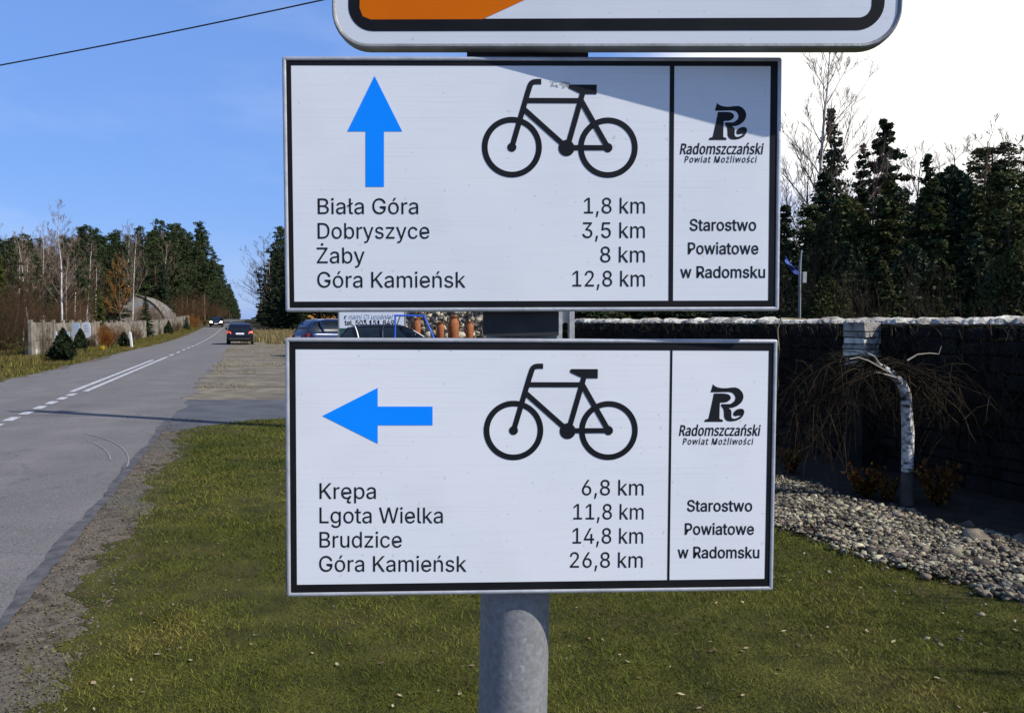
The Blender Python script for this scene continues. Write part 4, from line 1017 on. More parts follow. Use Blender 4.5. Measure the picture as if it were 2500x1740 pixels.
def twigs(tw, pts, rad, rg, lev, L, per, up, spread, rmin, droop=0):
    """recursive thin branches along a limb"""
    k = len(pts)
    for j in range(per):
        t = rg.uniform(.25, 1.0) * (k - 1); i = min(int(t), k - 2); f = t - i
        p = pts[i].lerp(pts[i + 1], f); ax = (pts[i + 1] - pts[i]).normalized()
        d = (ax + rdir(rg) * spread + Vector((0, 0, up))).normalized()
        l = L * rg.uniform(.5, 1.2) * (1.1 - .5 * t / k)
        r0 = max(rmin, (rad[i] * (1 - f) + rad[i + 1] * f) * .5)
        q, qr, _ = limb(tw, p, d, l, r0, rg, 3, .16, up * .3 - droop, .4, 4)
        if lev > 0:
            twigs(tw, q, qr, rg, lev - 1, L * .55, max(3, per - 1), up, spread, rmin, droop)


def bare_tree(seed, h=10, r=.12, crown=.35, spread=.6, up=.35, nl=16, lev=2, per=4, L=2.4, rmin=.007, wob=.07, droop=0.0):
    rg = random.Random(seed); tr, tw = MB(), MB()
    pts, rad, _ = limb(tr, Vector((0, 0, -.1)), Vector((0, 0, 1)), h, r, rg, 7, wob, .05, .12, 14)
    for k in range(nl):
        t = crown + (1 - crown) * (k + rg.random()) / nl
        i = min(int(t * 14), 13); p = pts[i].lerp(pts[i + 1], t * 14 - i)
        a = k * 2.4 + rg.uniform(-.4, .4)
        d = Vector((math.cos(a) * spread, math.sin(a) * spread, up + .4 * t)).normalized()
        l = L * (1.15 - .75 * (t - crown) / (1 - crown)) * rg.uniform(.7, 1.2)
        q, qr, _ = limb(tw, p, d, l, max(rmin * 1.6, rad[i] * .45), rg, 4, .12, .04, .3, 5)
        twigs(tw, q, qr, rg, lev, l * .5, per, up * .6, .7, rmin, droop)
    return tr.mesh('trunk', True), tw.mesh('branches')


def quads(cent, size, seed, normals=None, asp=1.0, flat=None):
    """leaf-sized quads at given centres, randomly turned"""
    g = np.random.default_rng(seed); n = len(cent)
    a = g.normal(0, 1, (n, 3)); a /= np.linalg.norm(a, axis=1)[:, None]
    if flat is not None: a = a * np.array([1, 1, flat])
    b_ = g.normal(0, 1, (n, 3)); b_ -= a * (b_ * a).sum(1)[:, None] / (a * a).sum(1)[:, None]
    b_ /= np.linalg.norm(b_, axis=1)[:, None]; a /= np.linalg.norm(a, axis=1)[:, None]
    s = (size * g.uniform(.5, 1.4, n))[:, None]
    a, b_ = a * s * asp, b_ * s
    v = np.stack([cent - a - b_ * .35, cent + a * .1 - b_, cent + a + b_ * .3, cent - a * .1 + b_], 1)
    return v.reshape(-1, 3), np.arange(4 * n).reshape(n, 4)


def pine_tree(seed, h=16, crown=.42, w=2.6, r=.17):
    rg = random.Random(seed); tr = MB()
    pts, rad, _ = limb(tr, Vector((0, 0, -.1)), Vector((0, 0, 1)), h, r, rg, 7, .035, .05, .15, 12)
    cs = []
    nb = 46
    for k in range(nb):
        t = crown + (1 - crown) * (k + .5) / nb
        i = min(int(t * 12), 11); p = pts[i].lerp(pts[i + 1], t * 12 - i)
        a = k * 2.4 + rg.uniform(-.5, .5); s = (t - crown) / (1 - crown)
        l = w * (.55 + .75 * math.sin(min(1, s * 1.6 + .25) * 2.2)) * (1.12 - s * .95) * rg.uniform(.55, 1.2)
        d = Vector((math.cos(a), math.sin(a), .12 + .5 * s)).normalized()
        q, qr, _ = limb(tr, p, d, l, max(.015, rad[i] * .3), rg, 4, .12, .06, .3, 4)
        for j in range(max(3, int(l * 4.2))):
            t2 = rg.uniform(.35, 1.02); ii = min(int(t2 * 4), 3); c = q[ii].lerp(q[ii + 1], t2 * 4 - ii) + rdir(rg) * .34
            rr = rg.uniform(.20, .46)
            for m in range(30):
                o = rdir(rg, .3) * rr * rg.random() ** .4
                cs.append(c + Vector((o.x, o.y, o.z * .85)))
    c = np.array([tuple(x) for x in cs])
    v, f = quads(c, np.full(len(c), .06), seed, asp=2.0)
    return tr.mesh('trunk', True), np_mesh('crown', v, f)


def spruce_tree(seed, h=9, w=1.7, low=.06, r=.11, droop=.28, dens=1.9, size=.06):
    rg = random.Random(seed); tr = MB()
    pts, rad, _ = limb(tr, Vector((0, 0, -.1)), Vector((0, 0, 1)), h, r, rg, 6, .015, .1, .08, 10)
    cs = []
    tiers = int(h * 4.6)
    for k in range(tiers):
        s = (k + rg.random() * .7) / tiers; z = h * (low + (1 - low) * s)
        l0 = w * (1 - s) ** .85 + .10
        nb = 5 + int(5 * (1 - s))
        for b_ in range(nb):
            a = rg.uniform(0, 6.283); l = l0 * rg.uniform(.6, 1.18)
            x = Vector((math.cos(a), math.sin(a), 0)); p0 = Vector((pts[min(9, int(z / h * 10))].x, pts[min(9, int(z / h * 10))].y, z))
            e = p0 + x * l + Vector((0, 0, -droop * l + .12 * l))
            m_ = p0 + x * l * .5 + Vector((0, 0, -droop * l * .45))
            tr.tube([p0, m_, e], [.018, .012, .005], 3, cap=False)
            for j in range(int((5 + l * 26) * dens)):
                t = rg.uniform(.12, 1.0); c = (p0.lerp(m_, t * 2) if t < .5 else m_.lerp(e, t * 2 - 1))
                wd = .26 * l * (1.1 - t)
                c = c + Vector((-x.y, x.x, 0)) * rg.uniform(-wd, wd) + Vector((0, 0, rg.uniform(-.12, .03)))
                cs.append(c)
    c = np.array([tuple(x) for x in cs])
    v, f = quads(c, np.full(len(c), size), seed, asp=1.5)
    return tr.mesh('trunk', True), np_mesh('crown', v, f)


def dense_shrub(seed, h=1.2, w=.3, size=.035, n=5200, cone=.7, belly=.35):
    """column or egg of scale leaves round a short stem; unit of metres"""
    g = np.random.default_rng(seed)
    t = g.uniform(0, 1, n) ** .8
    prof = np.where(t < belly, (.55 + .45 * t / belly), np.clip(1 - (t - belly) / (1 - belly), 0, 1) ** cone)
    a = g.uniform(0, 2 * np.pi, n)
    lump = 1 + .16 * np.sin(a * 3 + t * 9 + seed) + .12 * np.sin(a * 5 - t * 17) + g.normal(0, .07, n)
    rr = w * prof * lump * np.sqrt(g.uniform(.35, 1, n))
    c = np.stack([rr * np.cos(a), rr * np.sin(a), .05 * h + t * h * .95 + g.normal(0, size, n)], 1)
    v, f = quads(c, np.full(n, size), seed, asp=1.6)
    tr = MB(); tr.tube([(0, 0, -.05), (.01, 0, h * .5), (0, .01, h * .9)], [.03 * h, .02 * h, .006 * h], 6)
    return tr.mesh('trunk', True), np_mesh('crown', v, f)


def brush(seed, h=1.6, w=.7, n=60, r=.006, lev=1):
    """thicket of thin bare stems"""
    rg = random.Random(seed); tr = MB(); tw = MB()
    for k in range(n):
        a = rg.uniform(0, 6.283); d = Vector((math.cos(a) * rg.uniform(.05, .5), math.sin(a) * rg.uniform(.05, .5), 1)).normalized()
        p = Vector((math.cos(a) * w * .35 * rg.random(), math.sin(a) * w * .35 * rg.random(), -.03))
        q, qr, _ = limb(tr if k < 8 else tw, p, d, h * rg.uniform(.5, 1.1), r * (2 if k < 8 else 1.2), rg, 3, .14, .03, .35, 5)
        twigs(tw, q, qr, rg, lev, h * .32, 4, .3, .6, r * .8)
    return tr.mesh('stems', True), tw.mesh('branches')


def leafy(seed, h=1.0, w=.5, n=900, size=.04, nst=26):
    rg = random.Random(seed); tr = MB(); cs = []
    for k in range(nst):
        a = rg.uniform(0, 6.283)
        q, _, _ = limb(tr, Vector((0, 0, -.03)), Vector((math.cos(a) * w, math.sin(a) * w, h)).normalized(), h * rg.uniform(.6, 1.1), .008, rg, 3, .16, .02, .4, 5)
        for j in range(n // nst):
            t = rg.uniform(.25, 1) * 5; i = min(4, int(t)); cs.append(q[i].lerp(q[i + 1], t - i) + rdir(rg) * .09 * h)
    c = np.array([tuple(x) for x in cs]); v, f = quads(c, np.full(len(c), size), seed, asp=1.2)
    return tr.mesh('stems', True), np_mesh('leaves', v, f)


KINDS = {
    'birch': [bare_tree(s, 10, .10, .3, .55, .55, 24, 2, 5, 2.3, .0055, .06, .03) for s in (3, 14, 25)],
    'bare': [bare_tree(s, 10, .13, .22, .75, .4, 20, 2, 4, 3.0, .008, .06) for s in (41, 52)],
    'pine': [pine_tree(s, 16, cr, w) for s, cr, w in ((5, .35, 2.3), (6, .48, 2.1), (9, .25, 2.5))],
    'spruce': [spruce_tree(s, 9, w) for s, w in ((12, 1.8), (13, 2.1))],
    'thin': [spruce_tree(s, 9, 1.35, .1, .09, .2, 1.2, .05) for s in (15, 16)],
    'shrub': [dense_shrub(s, 1.2, .30) for s in (21, 22)],
    'juniper': [dense_shrub(23, 1.2, .42, .035, 5200, .9, .25)],
    'brush': [brush(s) for s in (31, 32)],
    'bigbrush': [brush(s, 4.0, 1.3, 46, .0042, 2) for s in (33, 34)],
    'screen': [dense_shrub(s, 5.0, 1.45, .036, 26000, .62, .3) for s in (61, 62, 63)],
    'leafy': [leafy(s) for s in (35, 36)],
}
MATS = {'birch': ('birch', 'btwig'), 'bare': ('dbark', 'gtwig'), 'pine': ('pbark', 'pine'), 'spruce': ('dbark', 'spruce'), 'thin': ('dbark', 'spruce'),
        'shrub': ('dbark', 'thuja'), 'juniper': ('dbark', 'thuja'), 'brush': ('rtwig', 'rtwig'), 'bigbrush': ('rtwig', 'rtwig'), 'screen': ('dbark', 'spruce'), 'leafy': ('vine', 'oleaf')}
BASEH = {'birch': 10, 'bare': 10, 'pine': 16.5, 'spruce': 9, 'thin': 9, 'shrub': 1.2, 'juniper': 1.2, 'brush': 1.6, 'bigbrush': 4.0, 'screen': 5.0, 'leafy': 1.0}
_mc = {}


def plant(kind, name, x, y, h, label, cat='tree', group=None, var=None, wide=1.0, cols=None, z=None):
    var = rng.randrange(len(KINDS[kind])) if var is None else var % len(KINDS[kind])
    m0, m1 = cols or MATS[kind]
    e = thing(name, label, cat, (x, y, terr(y) if z is None else z), rng.uniform(0, 6.28), group)
    k = h / BASEH[kind]
    e.scale = (k * wide, k * wide, k)
    ts = KINDS[kind][var]
    for me, mm in zip(ts, (m0, m1)):
        key = (me.name, mm)
        if key not in _mc:
            c = me if not me.materials else me.copy()
            c.materials.clear(); c.materials.append(M[mm]); _mc[key] = c
        o = bpy.data.objects.new(me.name.split('.')[0], _mc[key]); C.objects.link(o); o.parent = e
    return e


def plant_px(kind, name, px, Y, ytop, label, **kw):
    return plant(kind, name, (px - CX) / FPX * Y, Y, max(.3, CAMZ + (785 - ytop) * Y / FPX - terr(Y)), label, **kw)


# ---- single plants along the far verge and the fence
plant_px('birch', 'birch_tree', 152, 46, 515, 'tall slender white birch standing alone above the concrete fence', var=1)
for px, Y, yt, wd in ((35, 60, 600, 1), (70, 52, 590, 1), (107, 66, 572, 1.1), (128, 90, 580, 1), (322, 84, 570, .8)):
    plant_px('birch', 'birch_tree', px, Y, yt, {35: 'bare birch nearest the frame edge in the wood behind the fence', 70: 'bare birch with a forked pale trunk next to the wood edge brush',
             107: 'bushy bare birch behind the fence just beside the tall slender one', 128: 'pale bare birch deep in the wood behind the tall slender one', 322: 'thin straight birch between the dark pines above the arched hangar'}[px], wide=wd)
plant_px('juniper', 'juniper_shrub', 154, 32.6, 806, 'dark pointed juniper shrub at the road verge in front of the torn white poster', cat='shrub', wide=1.15)
plant_px('shrub', 'thuja_shrub', 197, 41, 806, 'dark egg-shaped thuja in front of the pale blue fence panel', cat='shrub', var=0, wide=1.1)
plant_px('juniper', 'juniper_shrub', 303, 51, 812, 'dark round juniper beside the white marker post', cat='shrub', wide=1.25)
plant_px('juniper', 'juniper_shrub', 412, 84, 784, 'dark juniper by the far end of the concrete fence', cat='shrub', wide=.9)
plant_px('spruce', 'spruce_tree', 356, 71, 716, 'young dark spruce at the verge in front of the arched hangar', var=0, wide=.9)
plant_px('spruce', 'spruce_tree', 455, 103, 772, 'small dark spruce in front of the hangar end', var=1, wide=1.6)
plant_px('brush', 'orange_shrub', 256, 47, 792, 'orange leafless shrub in front of the concrete fence', cat='shrub', cols=('otwig', 'otwig'), wide=1.1, var=0)
plant_px('brush', 'orange_shrub', 476, 112, 770, 'small orange shrub by the road near the oncoming car', cat='shrub', cols=('otwig', 'otwig'), wide=1.4, var=1)
plant_px('spruce', 'conifer_tree', 245, 50, 696, 'yellow-green small conifer rising over the concrete fence', cols=('dbark', 'ygreen'), var=1, wide=.8)
plant_px('spruce', 'conifer_tree', 4, 40, 620, 'yellow-green conifer at the frame edge before the wood', cols=('dbark', 'ygreen'), var=0, wide=.9)
plant_px('bare', 'orange_tree', 296, 60, 636, 'rust coloured bare tree with a pale forked trunk behind the fence', cols=('dbark', 'otwig'), var=0, wide=.9)
plant_px('bare', 'bare_tree', 234, 62, 650, 'pale forked bare tree right behind the fence poster', cols=('birch', 'rtwig'), var=1, wide=.8)
for i, (px, Y, yt, wd) in enumerate(((10, 33, 700, 1), (42, 35, 730, 1.1), (85, 37, 770, 1), (110, 36, 792, .9), (-40, 31, 690, 1.2), (28, 41, 660, 1.2), (66, 44, 720, 1.2), (120, 47, 730, 1.2), (170, 53, 720, 1), (205, 55, 730, 1.1))):
    plant_px('bigbrush', 'brush_thicket', px, Y, yt, 'reddish brown leafless thicket at the verge and fence before the wood', cat='shrub', group='leafless thickets by the fence', wide=wd)
for px, Y, yt in ((430, 92, 786), (388, 80, 800), (340, 66, 812), (285, 58, 802), (500, 122, 780)):
    plant_px('brush', 'dry_shrub', px, Y, yt, 'low brown dry shrub in the grass between fence and road', cat='shrub', group='dry shrubs along the fence', wide=1.2)
for px, Y, yt in ((335, 88, 745), (375, 92, 738), (352, 84, 760), (408, 95, 752)):
    plant_px('bigbrush', 'brush_thicket', px, Y, yt, 'brown leafless bush in front of the arched hangar', cat='shrub', group='bushes before the hangar', wide=1.2)
for px, Y, yt in ((98, 38.5, 812), (128, 37, 835), (172, 41, 828), (226, 45, 818), (270, 49, 805), (290, 54, 800), (330, 62, 795), (365, 75, 790), (395, 86, 790), (435, 98, 785)):
    plant_px('brush', 'fence_shrub', px, Y, yt, 'thin brown leafless shrub growing against the concrete fence', cat='shrub', group='shrubs against the fence', wide=1.0, cols=('rtwig', 'btwig' if px % 2 else 'rtwig'))
e = plant_px('leafy', 'flower_clump', 249, 44.5, 856, 'small clump of yellow flowers on the far verge', cat='flowers', cols=('vblade' if False else 'vine', 'yflower'))
# ---- the wood behind the fence
spots = []
def free(x, y, d):
    if any((x - a) ** 2 + (y - c) ** 2 < d * d for a, c in spots): return False
    spots.append((x, y)); return True

cnt = 0
tries = 0
while cnt < 185 and tries < 9000:
    tries += 1
    y = rng.uniform(46, 170); off = 4.5 + rng.random() ** 1.5 * 46
    x = -9.5 - .312 * y - off; px = CX + FPX * x / y
    if px < -160 or px > 560: continue
    if 84 < y < 125 and x > -54: continue          # the hangar
    if not free(x, y, 2.6): continue
    base = np.interp(px, [-160, 0, 120, 200, 260, 420, 520], [600, 600, 605, 585, 600, 575, 575])
    h = 1.6 + (785 - base) / FPX * y
    u = rng.random()
    leftish = px < 190
    if leftish and u < .42 or (not leftish and u < .12):
        plant('birch' if u < .3 else 'bare', 'bare_tree', x, y, h * rng.uniform(.85, 1.08), 'leafless grey-brown tree among the others of the wood behind the fence', group='leafless trees of the wood', cols=None if u < .3 else ('dbark', 'rtwig' if rng.random() < .6 else 'gtwig'))
    elif u < .80:
        plant('pine', 'pine_tree', x, y, h * rng.uniform(.86, 1.12), 'dark green pine in the crowd of the wood behind the fence', group='pines of the wood', wide=1.15)
    else:
        plant('spruce', 'spruce_tree', x, y, h * rng.uniform(.6, 1.02), 'dark spruce in the crowd of the wood behind the fence', group='spruces of the wood', wide=1.1)
    cnt += 1
# taller pines that shape the skyline
for px, Y, yt, lab in ((212, 78, 548, 'tall rounded pine rising beside the slender birch'), (250, 82, 590, 'lower pine next to the tall rounded one behind the fence'),
                       (282, 96, 574, 'pointed pine of the skyline, first before the thin straight birch'), (312, 100, 566, 'pointed pine of the skyline right behind the thin straight birch'),
                       (414, 128, 541, 'tall pine with a narrow top over the arched hangar'), (385, 120, 574, 'broad pine over the arched hangar'),
                       (470, 150, 538, 'tallest pine of the wood, with a spiky top'), (446, 140, 566, 'pine between the two tallest ones of the wood'), (500, 165, 560, 'tall pine at the road end of the wood')):
    plant_px('pine', 'pine_tree', px, Y, yt, lab, wide=1.35)
# undergrowth of the wood
for k in range(40):
    y = rng.uniform(48, 150); x = -9.5 - .312 * y - rng.uniform(2, 20)
    if 84 < y < 125 and x > -54: continue
    if not -150 < CX + FPX * x / y < 580: continue
    plant('bigbrush', 'undergrowth_shrub', x, y, rng.uniform(1.6, 3.2), 'brown leafless undergrowth shrub at the foot of the wood', cat='shrub', group='undergrowth of the wood', wide=1.3, cols=('rtwig', 'rtwig') if rng.random() < .6 else ('vine', 'btwig'))
# avenue on the far side of the road
y = 118.0
while y < 760:
    for off in (5.0, 11.0):
        yy_ = y + rng.uniform(-3, 3)
        x = edge_l(yy_) - off - rng.uniform(0, 3)
        h = rng.uniform(16, 21) if yy_ > 170 else rng.uniform(11, 15) * (yy_ / 150)
        if rng.random() < .78: plant('pine', 'pine_tree', x, yy_, h, 'dark pine in the row along the far side of the straight road', group='pines along the road', wide=1.3)
        else: plant('spruce', 'spruce_tree', x, yy_, h * .8, 'dark spruce in the row along the far side of the straight road', group='spruces along the road', wide=1.1)
    if y < 330:
        plant('bigbrush', 'roadside_shrub', edge_l(y) - 3.6, y, rng.uniform(2.5, 4.5), 'brown shrub under the pines along the straight road', cat='shrub', group='shrubs along the road', wide=1.3)
    y += 8 + (y - 118) * .02
# the other side of the road
for px, Y, yt, lab in ((655, 150, 585, 'large bare grey tree leaning its twigs over the road gap'), (640, 185, 640, 'smaller bare grey tree behind the large one at the road gap')):
    plant_px('bare', 'bare_tree', px, Y, yt, lab, wide=1.15, var=0 if px > 650 else 1)
plant_px('birch', 'birch_tree', 662, 128, 640, 'slim birch with a white trunk in front of the dark trees by the sign edge', wide=.9)
plant_px('pine', 'pine_tree', 690, 140, 548, 'tall dark tree whose top shows right at the sign edge', wide=1.4, var=2)
plant_px('spruce', 'spruce_tree', 676, 136, 600, 'dark spruce below the tall tree at the sign edge', wide=1.2)
plant_px('spruce', 'spruce_tree', 706, 120, 590, 'dark spruce half behind the edge of the upper route sign', wide=1.3)
for px, Y, yt in ((672, 118, 640), (684, 112, 612), (700, 108, 600), (664, 140, 665), (668, 126, 690), (694, 104, 680), (715, 104, 640)):
    plant_px('spruce', 'conifer_tree', px, Y, yt, 'dark conifer in the shaded clump at the edge of the upper sign', group='conifers of the clump at the sign edge', wide=1.05)
for px, Y, yt in ((640, 170, 650), (650, 150, 610)):
    plant_px('bare', 'bare_tree', px, Y, yt, 'bare grey tree with dense twigs in front of the shaded clump by the road', group='bare trees before the clump', wide=1.4)
y = 135.0
while y < 700:
    for off in (7.5, 13.0):
        yy_ = y + rng.uniform(-3, 3)
        plant(rng.choice(['pine', 'spruce', 'spruce']), 'conifer_tree', edge_r(yy_) + off + rng.uniform(0, 3), yy_, rng.uniform(11, 17), 'dark conifer in the shaded row beyond the gravel lot', group='conifers beyond the lot', wide=1.3)
    if y < 300:
        plant('bigbrush', 'roadside_shrub', edge_r(y) + 5.2, y, rng.uniform(2.5, 4), 'dark shrub under the conifers beyond the gravel lot', cat='shrub', group='shrubs beyond the lot', wide=1.4)
    y += 9 + (y - 135) * .03
for k in range(16):                                   # wood behind the nursery
    x, y = rng.uniform(-24, 16), rng.uniform(84, 112)
    plant(rng.choice(['pine', 'spruce']), 'conifer_tree', x, y, rng.uniform(10, 14), 'dark conifer in the wood behind the nursery yard', group='conifers behind the nursery', wide=1.3)

# ---- trees behind the stone wall
plant_px('birch', 'birch_tree', 1984, 26, 120, 'white-stemmed birch reaching into the bright sky behind the stone wall', var=2, wide=1.1)
plant_px('thin', 'spruce_tree', 2027, 29, 262, 'narrow pointed spruce beside the white birch behind the stone wall', var=0, wide=1.0)
plant_px('thin', 'spruce_tree', 2098, 30, 352, 'short pointed spruce, second from the white birch behind the wall', var=1, wide=1.0)
plant_px('spruce', 'spruce_tree', 2172, 27, 290, 'full broad spruce standing over the dark hedge behind the wall', var=1, wide=1.25)
plant_px('thin', 'spruce_tree', 2262, 24, 372, 'slanting feathery spruce beyond the broad one behind the wall', var=0, wide=1.2)
plant_px('pine', 'pine_tree', 2425, 26, 350, 'spreading pine with open branches above the right part of the wall'.replace('right ', 'far '), var=1, wide=2.0)
plant_px('spruce', 'spruce_tree', 2490, 20, 380, 'large spruce at the frame edge above the wall', var=0, wide=1.4)
plant_px('bare', 'bare_tree', 1935, 23, 455, 'brown bare tree next to the sign edge behind the wall', var=0, cols=('dbark', 'rtwig'), wide=1.0)
plant_px('birch', 'birch_tree', 1922, 21, 500, 'small leaning birch close to the sign edge behind the wall', var=0, wide=.8)
hedge = [(1915, 19, 470), (1960, 21, 475), (2010, 22, 445), (2060, 20, 452), (2110, 22, 440), (2160, 19, 448), (2215, 21, 440), (2265, 18, 430), (2320, 20, 425), (2370, 17, 455), (2420, 19, 430), (2475, 16, 420), (2530, 18, 400), (2600, 17, 380),
         (1940, 15, 620), (2005, 14, 640), (2075, 15, 610), (2150, 14, 600), (2230, 14.5, 590), (2310, 13, 610), (2390, 13, 590), (2470, 12, 600)]
for k, (px, Y, yt) in enumerate(hedge):
    kind = ('spruce', 'pine', 'spruce', 'screen', 'spruce')[k % 5] if k < 14 else ('screen', 'spruce', 'spruce')[k % 3]
    nm, ct = ('evergreen_shrub', 'shrub') if kind == 'screen' else (kind + '_tree', 'tree')
    lab = {'spruce': 'dark spruce in the dense screen right behind the stone wall', 'pine': 'dark low-branched pine in the dense screen right behind the stone wall', 'screen': 'dark rounded evergreen in the dense screen right behind the stone wall'}[kind]
    plant_px(kind, nm, px + rng.uniform(-14, 14), Y, yt + rng.uniform(-45, 40), lab, cat=ct, group={'spruce': 'spruces of the screen behind the wall', 'pine': 'pines of the screen behind the wall', 'screen': 'rounded evergreens of the screen behind the wall'}[kind],
             wide={'spruce': 1.35, 'pine': 1.6, 'screen': 1.1}[kind], var=2 if kind == 'pine' else None, cols=('dbark', 'screenleaf' if k % 2 else 'spruce'))
for k, px in enumerate((1420, 1480, 1545, 1600, 1660, 1720, 1780, 1840, 1880, 1450, 1570, 1690, 1810)):
    plant_px('spruce', 'spruce_tree', px, 24 + 3 * (k % 3) + (6 if k > 8 else 0), 560 + 40 * (k % 4), 'dark spruce behind the wall, mostly hidden by the route signs', group='spruces hidden behind the signs', wide=1.6, cols=('dbark', 'screenleaf' if k % 2 else 'spruce'))
for px, Y, yt in ((1950, 24, 400), (2135, 25, 380), (2230, 23, 400), (2345, 22, 380), (2390, 24, 340), (2460, 21, 360)):
    plant_px('bare', 'bare_tree', px, Y, yt, 'leafless brown tree standing among the evergreens behind the stone wall', group='leafless trees among the evergreens', cols=('dbark', 'rtwig'), wide=1.0)
for px, Y, yt in ((2130, 13, 715), (2310, 12, 700), (1975, 14, 640)):
    plant_px('bigbrush', 'bare_shrub', px, Y, yt, 'thin leafless shrub between the wall top and the evergreen screen', cat='shrub', group='leafless shrubs behind the wall', cols=('vine', 'vine'))
plant('bigbrush', 'bare_shrub', 5.9, 3.1, 3.0, 'tall leafless shrub added out of view beside the wall to shade the lawn', cat='shrub', cols=('vine', 'vine'), wide=1.2)  # unseen shrub, added to cast a broken shadow on the lawn
for px, Y, yt, wd in ((1935, 8.6, 1085, 1.0), (2120, 7.4, 1130, 1.2), (2175, 7.2, 1160, .8), (2300, 7.0, 1120, .8)):
    plant('leafy', 'withered_shrub', (px - CX) / FPX * Y, Y, CAMZ + (785 - yt) * Y / FPX, {1935: 'low withered orange-leaved shrub at the wall foot nearest the sign', 2120: 'widest withered orange-leaved shrub, under the weeping tree',
          2175: 'small withered shrub just beside the weeping tree trunk', 2300: 'withered shrub past the weeping tree trunk at the wall foot'}[px], cat='shrub', wide=wd, cols=('dimtwig', 'wleaf'))

# ------------------------------------------------------------------ stone wall with creeper and weeping tree
wdir = Vector((-.33, 1, 0)).normalized(); wn = Vector((-wdir.y, wdir.x, 0))       # wn points to the lawn
WY0, WY1 = 4.2, 17.2
w0 = Vector((wall_x(WY0), WY0, 0)); WL = (Vector((wall_x(WY1), WY1, 0)) - w0).length
wall = thing('stone_wall', 'dry-stone wall with shade painted into its dark face and a pale rough top, running beside the gravel bed', 'wall', w0, math.atan2(wdir.y, wdir.x))
# local frame: x along the wall, y towards the lawn (left of travel)
rgw = random.Random(77)
b = MB()
z = 0.0
course = 0
while z < 1.50:
    hgt = rgw.uniform(.10, .17) if z < 1.36 else 1.55 - z
    x = -rgw.uniform(0, .2)
    while x < WL:
        l = rgw.uniform(.18, .45); dp_ = rgw.uniform(-.03, .03)
        a, c = max(0, x), min(WL, x + l - .012)
        if c - a > .04:
            y1 = .0 + dp_; e_ = .018
            r0 = [(a, -.38, z), (c, -.38, z), (c, -.38, z + hgt - .012), (a, -.38, z + hgt - .012)]
            r1 = [(a, y1 - e_, z), (c, y1 - e_, z), (c, y1 - e_, z + hgt - .012), (a, y1 - e_, z + hgt - .012)]
            j = lambda: rgw.uniform(-.008, .008)
            r2 = [(a + e_ + j(), y1 + j(), z + e_ * .6), (c - e_ + j(), y1 + j(), z + e_ * .6 + j()), (c - e_ + j(), y1 + j(), z + hgt - .012 - e_ * .6), (a + e_ + j(), y1 + j(), z + hgt - .012 - e_ * .6 + j())]
            b.loft([r0, r1, r2])
        x += l
    z += hgt
obj('wall_body', b, 'wallstone', wall)
b = MB()
x = 0.0
while x < WL:
    l = rgw.uniform(.14, .42); c = x + l / 2; hh = rgw.uniform(.05, .085)
    rings = []
    for k in range(9):
        t = k / 8; s = math.sin(math.pi * min(1, max(.04, t))) ** .35
        ring_ = []
        for m in range(10):
            a = 2 * math.pi * m / 10
            ring_.append((x + l * t, -.19 + (.215 * math.cos(a)) * s + rgw.uniform(-.016, .016), 1.56 + hh * .3 + (hh * math.sin(a) * (1.0 if math.sin(a) > 0 else .45)) * s + rgw.uniform(-.010, .010)))
        rings.append(ring_)
    b.loft(rings)
    x += l * .97
cp = obj('coping', b, 'cope', wall)
# pier: pale stones on end, stepping out of the wall
yp = 9.1
pl = (Vector((wall_x(yp), yp, 0)) - w0).length
b = MB()
z = 0.0
while z < 1.60:
    hgt = rgw.uniform(.05, .11)
    if z + hgt < 1.16:
        z += hgt; continue
    for (a, c) in ((0, .10), (.105, .215)) if rgw.random() < .8 else ((0, .215),):
        j = rgw.uniform(-.024, .024)
        b.loft([[(pl - .28, a + .02, z), (pl - .28, c + .02, z), (pl - .28, c + .02, z + hgt - .012), (pl - .28, a + .02, z + hgt - .012)],
                [(pl + .02 , a + .02, z), (pl + .02, c + .02, z), (pl + .02, c + .02, z + hgt - .012), (pl + .02, a + .02, z + hgt - .012)]])
        o_ = len(b.v)
        for q in range(o_ - 8, o_): b.v[q] = (b.v[q][0] + j * (1 if q < o_ - 4 else -1), b.v[q][1] + rgw.uniform(-.008, .008), b.v[q][2])
    z += hgt
obj('pier', b, 'cope', wall, label='pier of pale stacked stones')
b = MB(); b.loft([[(pl - .27, .0, z), (pl + .02, .0, z), (pl + .01, .215, z), (pl - .26, .215, z)] for z in (0, .3, .6, .9, 1.158)]); obj('shaded_pier_foot', b, 'wallstone', wall)  # same stone as the pier, its shade painted as dark stone

rg = random.Random(5)
cr = thing('climbing_creeper', 'dry leafless creeper hanging in strands over the dark stone wall', 'plant', w0, math.atan2(wdir.y, wdir.x))
b = MB()
for k in range(2600):
    x = rg.uniform(.2, WL - .2); z = rg.uniform(.7, 1.60); L_ = rg.uniform(.2, 1.1) if k % 2 else rg.uniform(.15, .5)
    p = Vector((x, rg.uniform(.03, .10), z)); d = Vector((rg.uniform(-.9, .9), .12, -rg.uniform(.1, 1))).normalized()
    pts = [p.copy()]
    for i in range(7):
        d = (d + Vector((rg.uniform(-.5, .5), rg.uniform(-.10, .10), rg.uniform(-.5, .28)))).normalized()
        p = p + d * L_ / 7; p.y = min(max(p.y, .03), .26); p.z = max(p.z, .03)
        pts.append(p.copy())
    b.tube(pts, [rg.uniform(.002, .0045) * (1 - .09 * i) for i in range(8)], 3, cap=False)
obj('stems', b, 'vine', cr)
